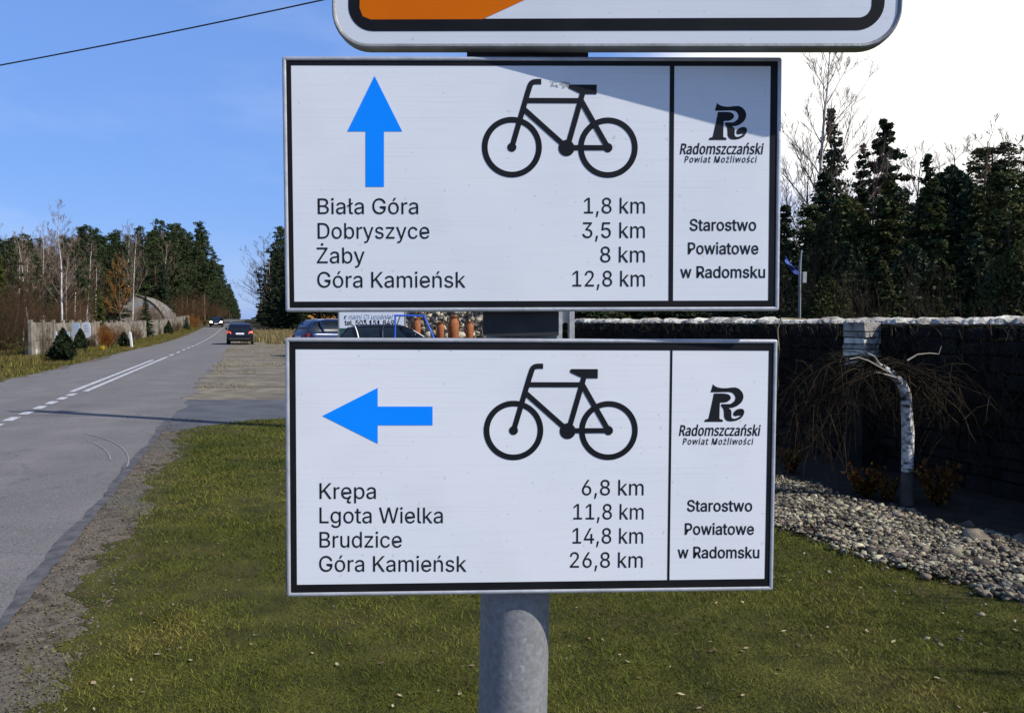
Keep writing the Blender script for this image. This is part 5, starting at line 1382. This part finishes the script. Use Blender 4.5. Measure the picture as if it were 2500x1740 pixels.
# one long pale stem hanging free in the sun
b = MB()
xl = (Vector((wall_x(10.1), 10.1, 0)) - w0).length
pts = [Vector((xl + .25 * math.sin(i * .9) * .12 + i * .012, .30 + .02 * math.sin(i * 1.7), 1.64 - i * .135)) for i in range(11)]
pts = [Vector((xl, -.05, 1.63))] + pts
b.tube(pts, [.009] * 4 + [.008] * 8, 5); obj('long_stem', b, mat('pale_stem_bark', [(.22, .15, .07), (.36, .27, .15)], .9, scale=8), cr, label='long pale hanging stem')

# weeping tree
TY = 7.1
tb = on(2213, TY)
wt = thing('weeping_tree', 'small weeping tree with a crooked white trunk and thin hanging branches, before the stone wall', 'tree', tb)
def lp(px, py, dy=0.0): return at(px, py, TY + dy) - tb
b = MB(); b.tube([lp(2216, 1150), lp(2216, 1130), lp(2217, 1060), lp(2214, 1000), lp(2211, 965), lp(2203, 940), lp(2190, 922), lp(2170, 908), lp(2150, 893), lp(2138, 885)],
                 [.051, .050, .048, .047, .046, .043, .038, .033, .024, .016], 12)
rgt = random.Random(8)
b.v = [(v[0] + rgt.uniform(-.004, .004), v[1] + rgt.uniform(-.004, .004), v[2]) for v in b.v]
smooth(obj('trunk', b, 'birchnear', wt), 60)
b = MB(); b.tube([lp(2213, 1260), lp(2214, 1190), lp(2216, 1149)], [.060, .054, .051], 12); smooth(obj('shaded_trunk_foot', b, 'dbark', wt, 'foot of the trunk with its shade painted dark'), 60)  # shaded foot of the white trunk, painted as dark bark
b = MB()
crown = [lp(2170, 908), lp(2150, 893), lp(2138, 885), lp(2195, 925)]
for k in range(88):
    p = crown[k % 4] + rdir(rg) * .03
    a = rg.uniform(0, 6.283); reach = rg.uniform(.35, 1.15)
    d = Vector((math.cos(a), abs(math.sin(a)) * .7 - .22, rg.uniform(.0, .7))).normalized()
    pts, q = [p.copy()], p.copy(); n_ = 11; L_ = reach * 1.5
    for i in range(n_):
        d = (d + rdir(rg) * .30 + Vector((0, 0, -.13 - .04 * i * .5))).normalized(); q = q + d * L_ / n_
        if q.z < .10 or (abs(q.x) < .10 and q.y < .02 and q.z < 1.0): break
        if q.z > 1.40 - .2: d.z = min(d.z, -.05)
        pts.append(q.copy())
    if len(pts) < 4: continue
    b.tube(pts, [.0075 * (1 - .8 * i / len(pts)) if k % 4 == 0 else .0036 * (1 - .7 * i / len(pts)) for i in range(len(pts))], 4, cap=False)
    for j in range(7):
        i = rg.randrange(2, len(pts)); t_ = pts[i]; dd = rdir(rg, -.6) * .3
        b.tube([t_, t_ + dd * .5 + Vector((0, 0, -.02)), t_ + dd + Vector((0, 0, -.12))], [.003, .0024, .0015], 3, cap=False)
obj('branches', b, 'dimtwig', wt)
b = MB()
for pts in ([(2168, 907), (2120, 880), (2095, 872), (2075, 876)], [(2150, 893), (2135, 870), (2118, 862)], [(2190, 922), (2150, 910), (2135, 909)], [(2215, 880), (2240, 865), (2270, 862), (2292, 864), (2298, 845)]):
    b.tube([lp(*q, dy=-.05) for q in pts], [.008, .006, .005, .004, .003][:len(pts)], 5)
obj('branches', b, mat('sunlit_branch_bark', [(.30, .24, .17), (.46, .40, .32)], .9, scale=8), wt)  # sunlight on these few branches painted in as pale bark

# thin metal post with a box, and a scrap of tarpaulin among the shrubs
p0 = on(1953, 13.2)
t = thing('metal_post', 'thin grey metal post with a small box, behind the stone wall', 'post', p0)
def l2(px, py): return at(px, py, 13.2) - p0
b = MB(); b.tube([(0, 0, 0), l2(1953, 650), l2(1957, 610)], [.022, .022, .010], 8); obj('pole', b, 'steel', t)
b = MB(); a, c = l2(1959, 690), l2(1968, 664); b.box((a.x, -.03, a.z), (c.x, .04, c.z)); obj('box', b, 'paleconc', t)
b = MB()
tp0 = on(1932, 13.6)
g_ = []
for i in range(9):
    for j in range(5):
        q = at(1917 + 36 * i / 8, 625 + 42 * (i / 8) ** .8 + 14 * (j / 4), 13.6 + .10 * math.sin(i * 1.3 + j)) - tp0
        g_.append(q)
b.add(g_, [(i * 5 + j, i * 5 + j + 1, (i + 1) * 5 + j + 1, (i + 1) * 5 + j) for i in range(8) for j in range(4)])
o = obj('tarpaulin', b, 'bluetarp'); o.location = tp0
sm = o.modifiers.new('thick', 'SOLIDIFY'); sm.thickness = .01
tag(o, 'scrap of blue tarpaulin caught in the shrubs behind the wall', 'tarpaulin')

# ------------------------------------------------------------------ utility pole, cable and added shadow poles
def slotted_pole(name, label, x, y, h, w, d):
    t = thing(name, label, 'utility pole', (x, y, terr(y)), R(3))
    b = MB(); k = 0
    ws = w * .27
    def W_(z): return w * (1 - .30 * z / h)
    for sx in (-1, 1):
        b.loft([[(sx * W_(z) / 2, -d / 2, z), (sx * (W_(z) / 2 - ws), -d / 2, z), (sx * (W_(z) / 2 - ws), d / 2, z), (sx * W_(z) / 2, d / 2, z)][::sx] for z in (0, h * .5, h)])
    z = .15
    while z < h:
        half = W_(z) / 2 - ws
        zz = [(z + .30, 0)]
        # web with rounded slot ends above and below
        prof = []
        for i in range(7):
            a = math.pi * i / 6
            prof.append((half * math.cos(a), half * math.sin(a)))
        lo = [(px_, z + half - pz) for px_, pz in prof]; hi = [(px_, z + .26 - half + pz) for px_, pz in prof]
        hi = [(px_, z + .30 + 0 * pz) for px_, pz in prof]
        top = [(px_, z + .12 + half - pz * 1.0) for px_, pz in prof]
        bot = [(px_, z - .12 - half + pz * 1.0) for px_, pz in prof]
        vs = [(px_, -d * .28, pz) for px_, pz in top] + [(px_, -d * .28, pz) for px_, pz in bot] + [(px_, d * .28, pz) for px_, pz in top] + [(px_, d * .28, pz) for px_, pz in bot]
        fs = []
        for i in range(6):
            fs += [(i, i + 1, 8 + i, 7 + i), (14 + i, 21 + i, 22 + i, 15 + i), (i, 14 + i, 15 + i, i + 1), (7 + i, 8 + i, 22 + i, 21 + i)]
        b.add(vs, fs)
        z += .78
    obj('shaft', b, 'paleconc', t)
    b = MB(); b.box((-.55, -.05, h - .35), (.55, .04, h - .25)); obj('crossarm', b, 'bracket', t)
    for q in (-.45, .05, .45):
        b = MB(); b.tube([(q, 0, h - .25), (q, 0, h - .2), (q, 0, h - .16), (q, 0, h - .10)], [.02, .045, .03, .04], 10); obj('insulator', b, 'paleconc', t)
    return t


UP = Vector((.69, 10.65, 0))
slotted_pole('concrete_pole', 'pale slotted concrete utility pole beside the sign post', UP.x, UP.y, 8.5, .235, .20)
def wire(pts, r=.011):
    b = MB(); b.tube(pts, r, 6); return b
wp = []
for i in range(25):
    q = i / 24 * 1.35
    wp.append(Vector((UP.x - 16.69 * q, UP.y + 3.35 * q, 6.4 - 2.455 * q + .85 * q * q)))
tag(obj('power_cable', wire(wp, .010), 'wire'), 'black overhead cable crossing the blue sky', 'cable')
def shadow_pole(x, y, h, lab):  # hidden pole, added for its thin shadow across the lot
    t = thing('added_wooden_pole', lab, 'utility pole', (x, y, 0))
    b = MB(); b.tube([(0, 0, -.1), (.02, 0, h * .5), (0, 0, h)], [.12, .105, .085], 12); smooth(obj('shaft', b, 'timber', t))
    b = MB(); b.tube([(-.02, 0, h - .05), (.45, 0, h - .02)], .02, 6); obj('bracket', b, 'bracket', t)
shadow_pole(-.02, 21.5, 7.6, 'dark wooden pole added unseen behind the sign post to shade the near end of the lot')
shadow_pole(-.36, 30.8, 8.6, 'dark wooden pole added unseen behind the sign post for a shadow line, beside the parked estate car')

# ------------------------------------------------------------------ far verge: fence, boards, marker, hangar
rgf = random.Random(9)
def fence_x(y): return -9.5 - .312 * y
fn = thing('concrete_fence', 'weathered concrete slab fence along the wood on the far side of the road', 'fence', (fence_x(34.5), 34.5, 0))
fo = Vector((fence_x(34.5), 34.5, 0))
y = 34.5
k = 0
while y < 116 and k < 44:
    y2 = y + 1.92
    if k not in (23, 30, 31, 37):
        b = MB()
        p, q = Vector((fence_x(y), y, terr(y))), Vector((fence_x(y2), y2, terr(y2)))
        d = (q - p).normalized(); nn = Vector((-d.y, d.x, 0))
        top = 1.58 + rgf.uniform(-.05, .05); n_s = 4
        for s_ in range(n_s):
            z0, z1 = top / n_s * s_ + .006, top / n_s * (s_ + 1) - .006
            a, c = p + d * .08 + nn * .022, q - d * .08 + nn * .022
            a2, c2 = p + d * .08 - nn * .022, q - d * .08 - nn * .022
            tl_ = rgf.uniform(-.012, .012)
            b.add([a + Vector((0, 0, z0)), c + Vector((0, 0, z0 + tl_)), c2 + Vector((0, 0, z0 + tl_)), a2 + Vector((0, 0, z0)), a + Vector((0, 0, z1)), c + Vector((0, 0, z1 + tl_)), c2 + Vector((0, 0, z1 + tl_)), a2 + Vector((0, 0, z1))],
                  [(3, 2, 1, 0), (4, 5, 6, 7), (0, 1, 5, 4), (1, 2, 6, 5), (2, 3, 7, 6), (3, 0, 4, 7)])
        b.v = [tuple(Vector(v) - fo) for v in b.v]
        obj('panel', b, 'concrete', fn)
    b = MB(); b.box((fence_x(y) - .07, y - .07, terr(y) - .1), (fence_x(y) + .07, y + .07, terr(y) + 1.68)); b.v = [tuple(Vector(v) - fo) for v in b.v]
    obj('post', b, 'concrete', fn)
    y = y2; k += 1


def board(name, label, cat, px0, px1, py0, py1, Y, m, pts=None, th=.02):
    """board standing at the fence; outline in its own plane"""
    a = at((px0 + px1) / 2, py1, Y)
    k = Y / FPX; w, h = (px1 - px0) * k, (py1 - py0) * k
    outl = pts or [(0, 0), (1, 0), (1, 1), (0, 1)]
    t = thing(name, label, cat, (a.x, a.y, a.z), R(-8))
    b = MB(); n_ = len(outl)
    b.add([((u - .5) * w, -th, v * h) for u, v in outl] + [((u - .5) * w, 0, v * h) for u, v in outl],
          [tuple(range(n_)), tuple(range(n_, 2 * n_))[::-1]] + [(i, i + n_, (i + 1) % n_ + n_, (i + 1) % n_) for i in range(n_)])
    obj('board', b, m, t)
    return t, w, h

board('fence_board', 'narrow pale blue board leaning against the concrete fence', 'board', 177, 197, 789, 842, 41.6, 'bpanel')
t, w, h = board('poster', 'white poster with rounded top and faint purple lettering on the fence', 'poster', 200, 223, 786, 828, 43.2, 'banner',
      [(.25, 0), (.72, .08), (1, .2), (1, .75), (.85, .95), (.55, 1), (.15, .97), (0, .8), (.02, .5), (.12, .2)])
def scribble(t, w, h, rowsv, m, th=.022):
    b = MB(); rr = random.Random(4)
    for v, u0, u1, hh in rowsv:
        u = u0
        while u < u1:
            l = rr.uniform(.04, .09); b.box(((u - .5) * w, -th - .004, v * h), ((u + l - .5) * w, -th - .0005, (v + hh * rr.uniform(.7, 1)) * h)); u += l + .03
    obj('faded_print', b, m, t)
scribble(t, w, h, [(.76, .25, .7, .09), (.60, .25, .75, .09), (.44, .3, .75, .10)], mat('faded_purple_print', [(.42, .42, .58), (.5, .5, .62)], .7, scale=9))
board('torn_poster', 'torn white poster with a folded corner on the concrete fence', 'poster', 133, 149, 806, 850, 36.6, 'banner', [(0, 0), (.28, 0), (.85, .28), (1, .36), (.55, .62), (.3, .95), (.2, 1), (.08, .9)])
board('paper_sheet', 'pale greenish sheet pinned to the fence behind the pointed juniper', 'poster', 158, 172, 808, 842, 38.8, 'bpanel', [(0, .35), (.3, .1), (.75, 0), (1, .1), (1, .95), (.6, 1), (.1, .8)])
# broken slab at the end of the fence
q0 = on(77, 35.2)
b = MB(); rg2 = random.Random(3)
outl = [(-.22, 0), (.24, 0), (.22, .35), (.05, .62), (-.02, .76), (-.12, .50), (-.24, .28)]
b.add([(u, -.08, v) for u, v in outl] + [(u, .08, v) for u, v in outl], [tuple(range(7)), tuple(range(7, 14))[::-1]] + [(i, i + 7, (i + 1) % 7 + 7, (i + 1) % 7) for i in range(7)])
o = obj('broken_slab', b, 'paleconc'); o.location = q0
tag(o, 'broken upright piece of pale concrete slab in the dry thicket', 'slab')
# marker post
q0 = on(320, 50.6)
t = thing('marker_post', 'white roadside marker post leaning slightly at the far verge', 'marker post', q0)
b = MB(); b.loft([[(-.055 + dx, -.05, z), (.055 + dx, -.05, z), (.055 + dx, .05, z - .0), (-.055 + dx, .05, z + k_ * .04)] for z, dx, k_ in ((0, .04, 0), (.45, 0, 0), (.93, -.05, 1))]); obj('body', b, 'whitepost', t)
# arched hangar
hc = Vector((-46.6, 99, terr(99))); 
t = thing('arched_hangar', 'weathered grey arched hangar half hidden behind the concrete fence', 'building', hc, math.atan2(1, -.318) - math.pi / 2)
rad_ = 4.55
arc = [(rad_ * math.cos(math.pi * i / 20), rad_ * math.sin(math.pi * i / 20) * .98) for i in range(21)]
b = MB(); b.loft([[(x, y_, z) for x, z in arc] for y_ in (0, 3, 6, 9, 12, 15, 18)], cap=False, closed=False); hs = smooth(obj('shell', b, 'hangar', t))
sm = hs.modifiers.new('thick', 'SOLIDIFY'); sm.thickness = .05
b = MB(); b.add([(x * .985, .12, z * .985) for x, z in arc], [tuple(range(21))]); b.add([(x * .985, .18, z * .985) for x, z in arc], [tuple(range(21))[::-1]]); obj('end_wall', b, 'hangar', t)
b = MB()
for k in range(7):
    b.tube([(x * 1.012, k * 3.0, z * 1.012) for x, z in arc], .05, 5, cap=False)
obj('ribs', b, 'concrete', t)

# ------------------------------------------------------------------ cars
def car(label, paint, loc, rz, lit=None, scale=(1, 1, 1), plate=True):
    """estate car; +y is forward"""
    t = thing('parked_car' if lit is None else 'car', label, 'car', loc, rz)
    t.scale = scale
    st = [(-2.22, .42, .80, .70), (-2.19, .33, .90, .80), (-2.08, .26, .97, .86), (-1.7, .22, .985, .885), (-.9, .20, .97, .895), (0, .20, .96, .895), (.9, .20, .95, .895),
          (1.15, .21, .93, .89), (1.6, .22, .86, .87), (1.95, .25, .77, .84), (2.14, .30, .69, .78), (2.21, .38, .62, .66)]
    rings = []
    for y, zb, zt, hw in st:
        q = [(hw * .86, zb), (hw * .97, zb + .07), (hw, zb + (zt - zb) * .45), (hw * .985, zt - .10), (hw * .93, zt - .03), (hw * .80, zt)]
        rings.append([(x, y, z) for x, z in q] + [(-x, y, z) for x, z in q[::-1]])
    b = MB(); b.loft(rings); smooth(obj('body', b, paint, t), 50)
    gs = [(-2.10, .95, .74, .95), (-1.98, 1.10, .68, .95), (-1.72, 1.37, .60, .95), (-1.2, 1.445, .60, .95), (-.3, 1.46, .60, .95), (.30, 1.43, .60, .94), (.75, 1.22, .63, .94), (1.22, .95, .70, .92)]
    rings = []
    for y, zt, hw, zb in gs:
        rings.append([(.80, y, zb - .03), (hw + .10 * (1 - (zt - zb) / .5), y, zb + (zt - zb) * .55), (hw + .02, y, zt - .04), (hw * .85, y, zt), (-hw * .85, y, zt), (-hw - .02, y, zt - .04), (-hw - .10 * (1 - (zt - zb) / .5), y, zb + (zt - zb) * .55), (-.80, y, zb - .03)])
    b = MB(); b.loft(rings); smooth(obj('windows', b, 'glass', t), 50)
    b = MB()
    rs = [(-1.99, 1.16, .66), (-1.72, 1.385, .615), (-1.2, 1.458, .615), (-.3, 1.474, .615), (.32, 1.443, .615)]
    b.loft([[(hw + .012, y, zt - .075), (hw + .012, y, zt - .03), (hw * .86, y, zt + .004), (-hw * .86, y, zt + .004), (-hw - .012, y, zt - .03), (-hw - .012, y, zt - .075)] for y, zt, hw in rs], cap=True)
    smooth(obj('roof', b, paint, t), 50)
    for sx in (-1, 1):
        for pts in ([(.735, 1.20, .96), (.66, .76, 1.23), (.635, .32, 1.42)], [(.80, -.42, .95), (.70, -.42, 1.24), (.635, -.40, 1.43)], [(.80, -1.35, .96), (.70, -1.42, 1.22), (.635, -1.5, 1.42)], [(.76, -2.06, .97), (.70, -1.93, 1.14), (.635, -1.75, 1.37)]):
            b = MB(); b.tube([(sx * x, y, z) for x, y, z in pts], .035, 6); obj('pillar', b, paint, t)
        b = MB(); b.tube([(sx * .64, -1.6, 1.42), (sx * .64, -1.2, 1.475), (sx * .64, .1, 1.475), (sx * .64, .3, 1.44)], .013, 6); obj('roof_rail', b, 'rimalloy' if lit else paint, t)
        b = MB(); b.loft([[(sx * (.90 + dx), .72 + dy, 1.0), (sx * (1.02 + dx * .3), .70 + dy, 1.0), (sx * (1.02 + dx * .3), .70 + dy, 1.13), (sx * (.88 + dx), .72 + dy, 1.13)] for dx, dy in ((0, 0), (.02, .12), (.05, .16))]); obj('mirror', b, 'chrome' if (lit == 'rear' and sx > 0) else paint, t)
        for y in (-1.35, 1.38):
            w = obj('wheel', MB().box((0, -.02, -.02), (.02, .02, .02)), 'bracket', t); w.location = (sx * .80, y, .32)
            b = MB(); b.loft([[(sx * x, r * math.cos(a), r * math.sin(a)) for a in [2 * math.pi * i / 24 for i in range(24)]] for x, r in ((-.08, .22), (-.10, .30), (-.06, .325), (.06, .325), (.10, .30), (.085, .22))], cap=False)
            smooth(obj('tyre', b, 'tyre', w), 60)
            b = MB()
            b.loft([[(sx * x, r * math.cos(a), r * math.sin(a)) for a in [2 * math.pi * i / 24 for i in range(24)]] for x, r in ((.06, .225), (.085, .215), (.075, .19))], cap=False)
            for i in range(5):
                a = 2 * math.pi * i / 5; b.tube([(sx * .075, .03 * math.cos(a), .03 * math.sin(a)), (sx * .07, .2 * math.cos(a), .2 * math.sin(a))], .028, 5)
            obj('rim', b, 'rimalloy', w)
        b = MB(); b.loft([[(sx * .56, y, .74), (sx * .835, y + (.08), .76), (sx * .84, y + .10, .93), (sx * .60, y, .90)] for y in (-2.235, -2.10)]); obj('tail_lamp', b, 'tail' if lit == 'rear' else 'red', t)
        b = MB(); b.loft([[(sx * .45, y, .62), (sx * .74, y - .06, .64), (sx * .78, y - .08, .76), (sx * .50, y, .73)] for y in (2.05, 2.235)]); obj('headlight', b, 'headlight' if lit == 'front' else 'chrome', t)
    if plate:
        b = MB(); b.box((-.27, -2.262, .70), (.27, -2.22, .82)); obj('rear_plate', b, 'plate', t)
        b = MB(); b.box((-.26, 2.20, .42), (.26, 2.245, .53)); obj('front_plate', b, 'plate', t)
    b = MB(); b.box((-.70, -2.245, .36), (.70, -2.17, .46)); obj('rear_bumper_strip', b, 'bracket', t)
    b = MB(); b.box((-.42, 2.16, .50), (.42, 2.222, .60)); obj('grille', b, 'bracket', t)
    return t


head = math.atan(.318)
car('dark navy estate car seen from behind with lit tail lamps, leaving along the road edge', 'navy', on(586, 56.5) + Vector((-.667, 2.1, .012)), head, 'rear')
car('dark oncoming car with both headlamps lit on the far stretch of the road', 'carblack', on(528, 114) + Vector((-.667, 2.1, .02)), head + math.pi, 'front')
car('dark blue estate car parked broadside in front of the white banner', 'navy', on(962, 33), R(-90 + 6), None)
car('blue parked car with a red rear lamp, half behind the white banner', 'carblue', on(838, 38.5), R(-52), None, (1.0, 1.0, 1.16))

# ------------------------------------------------------------------ nursery yard behind the signs
Yb = 36.0
a = at(829, 826, Yb); k = Yb / FPX
t = thing('banner', 'white garden nursery banner with a phone number and a green foot', 'banner', (a.x, Yb, 0))
W_ = 158 * k; zb, zg, zt = CAMZ - 42 * k, CAMZ - 16 * k, CAMZ + 42 * k
b = MB(); b.box((0, 0, zg), (W_, .02, zt)); obj('cloth', b, 'banner', t)
b = MB(); b.box((0, 0, .35), (W_, .02, zg)); obj('green_foot', b, 'green', t)
for x in (-.04, W_ + .04):
    b = MB(); b.tube([(x, .03, 0), (x, .03, zt + .1)], .035, 8); obj('post', b, 'steel', t)
def btext(s, px0, px1, py, capx, m, font, shear, bold, name, label):
    lay = text_layers(s, font, 1.0, shear); lo = min(p[0] for y in lay for l in y for p in l); hi = max(p[0] for y in lay for l in y for p in l)
    sx = (px1 - px0) * k / (hi - lo); sz = capx * k / (509 if font is SANS else 573)
    x0 = (px0 - 829) * k; z0 = CAMZ - (py - 785) * k
    me = layered(name, [[[(x0 + (p[0] - lo) * sx, p[1] * sz) for p in l] for l in y] for y in lay], .004, bold, 0, .001)
    me.transform(Matrix.Rotation(R(90), 4, 'X')); me.transform(Matrix.Translation((0, -.003, z0)))
    obj(name, me, m, t, label)
btext('z nami Ci urośnie!', 840, 960, 779, 11, 'script', SANS, .2, .001, 'lettering', 'thin blue lettering z nami Ci urośnie!')
btext('tel. 503 151 849', 842, 962, 794, 12.5, 'ink', SANS, 0, .005, 'lettering', 'bold black lettering tel. 503 151 849')
btext('w', 843, 850, 816, 8, 'banner', SANS, 0, .004, 'lettering', 'white letter w')

# blue tube frame
Yf = 31.0; k2 = Yf / FPX
p0 = Vector((at(1010, 785, Yf).x, Yf, 0))
t = thing('tube_frame', 'bright blue steel tube frame with a slanting leg beside the banner', 'frame', p0)
def fx(px, py, dy=0.0): q = at(px, py, Yf + dy); return (q.x - p0.x, q.y - p0.y, max(0, q.z))
b = MB()
b.tube([fx(963, 889), fx(965, 770)], .035, 8); obj('leg', b, 'bluesteel', t)
b = MB(); b.tube([fx(1087, 889), fx(1035, 771)], .035, 8); obj('leg', b, 'bluesteel', t)
b = MB(); b.tube([fx(962, 770), fx(1037, 771)], .035, 8); obj('top_bar', b, 'bluesteel', t)
b = MB(); b.tube([fx(964, 805), fx(977, 772)], .02, 6); obj('brace', b, 'bracket', t)
for dy in (.9,):
    b = MB(); b.tube([fx(963, 887, dy), fx(965, 770, 0)], .03, 8); obj('leg', b, 'bluesteel', t)

# terracotta jars on timber plinths before a stone display wall
Yj = 39.0
for i, (px0, px1, yt) in enumerate(((1007, 1027, 775), (1066, 1086, 786), (1094, 1121, 771), (1136, 1156, 784))):
    kj = Yj / FPX; r = (px1 - px0) / 2 * kj; x = at((px0 + px1) / 2, 785, Yj).x
    lab = ['slim terracotta jar inside the blue frame', 'terracotta jar, first to the side of the blue frame leg', 'widest and tallest terracotta jar of the row', 'terracotta jar at the end of the row'][i]
    hz_ = CAMZ - (823 - 785) * kj; zt_ = CAMZ - (yt - 785) * kj; H_ = zt_ - hz_ + .25; z0 = zt_ - H_
    t = thing('terracotta_jar', lab, 'jar', (x, Yj, z0))
    prof = [(.0, .62), (.06, .72), (.35, .95), (.62, 1.0), (.80, .88), (.88, .66), (.92, .64), (.95, .86), (1.0, .88), (.985, .72), (.9, .55)]
    b = MB(); b.loft([[(r * q * math.cos(a), r * q * math.sin(a), v * H_) for a in [2 * math.pi * j / 20 for j in range(20)]] for v, q in prof]); smooth(obj('body', b, 'terracotta', t), 60)
    e = thing('timber_plinth', ['dark timber plinth under the slim jar inside the blue frame', 'dark timber plinth under the first jar past the blue frame', 'dark timber plinth under the tallest jar', 'dark timber plinth under the last jar of the row'][i], 'plinth', (x, Yj, 0))
    b = MB()
    for s_ in (-1, 1):
        for u in (-1, 1): b.box((s_ * .24 - .04, u * .2 - .04, 0), (s_ * .24 + .04, u * .2 + .04, z0 - .06))
    obj('legs', b, 'timber', e)
    b = MB(); b.box((-.32, -.28, z0 - .06), (.32, .28, z0)); obj('top', b, 'timber', e)
xg0, xg1 = at(985, 785, 41).x, at(1184, 785, 41).x
t = thing('gabion_wall', 'beige stone display wall behind the terracotta jars', 'wall', (xg0, 41, 0))
pts = np.stack([nrg.uniform(0, xg1 - xg0, 2600), nrg.uniform(-.10, .12, 2600), nrg.uniform(.03, 2.25, 2600)], 1)
o = stones('stone_fill', pts, .15, mat('beige_field_stone', [(.26, .22, .16), (.42, .36, .27)], .9, scale=4, island=.5, spec=.2), kind=None, flat=.9); o.parent = t
b = MB()
for i in range(6):
    x = (xg1 - xg0) * i / 5
    b.tube([(x, -.2, 0), (x, -.2, 2.35)], .045, 6)
obj('posts', b, 'timber', t)
b = MB(); b.box((.0, .14, 0), (xg1 - xg0, .22, 2.3)); obj('backing', b, 'timber', t)
q0 = on(800, 46)
plant('leafy', 'orange_shrub', q0.x, q0.y, 2.1, 'orange-leaved shrub behind the blue parked car', cat='shrub', cols=('vine', 'oleaf'), wide=1.2)
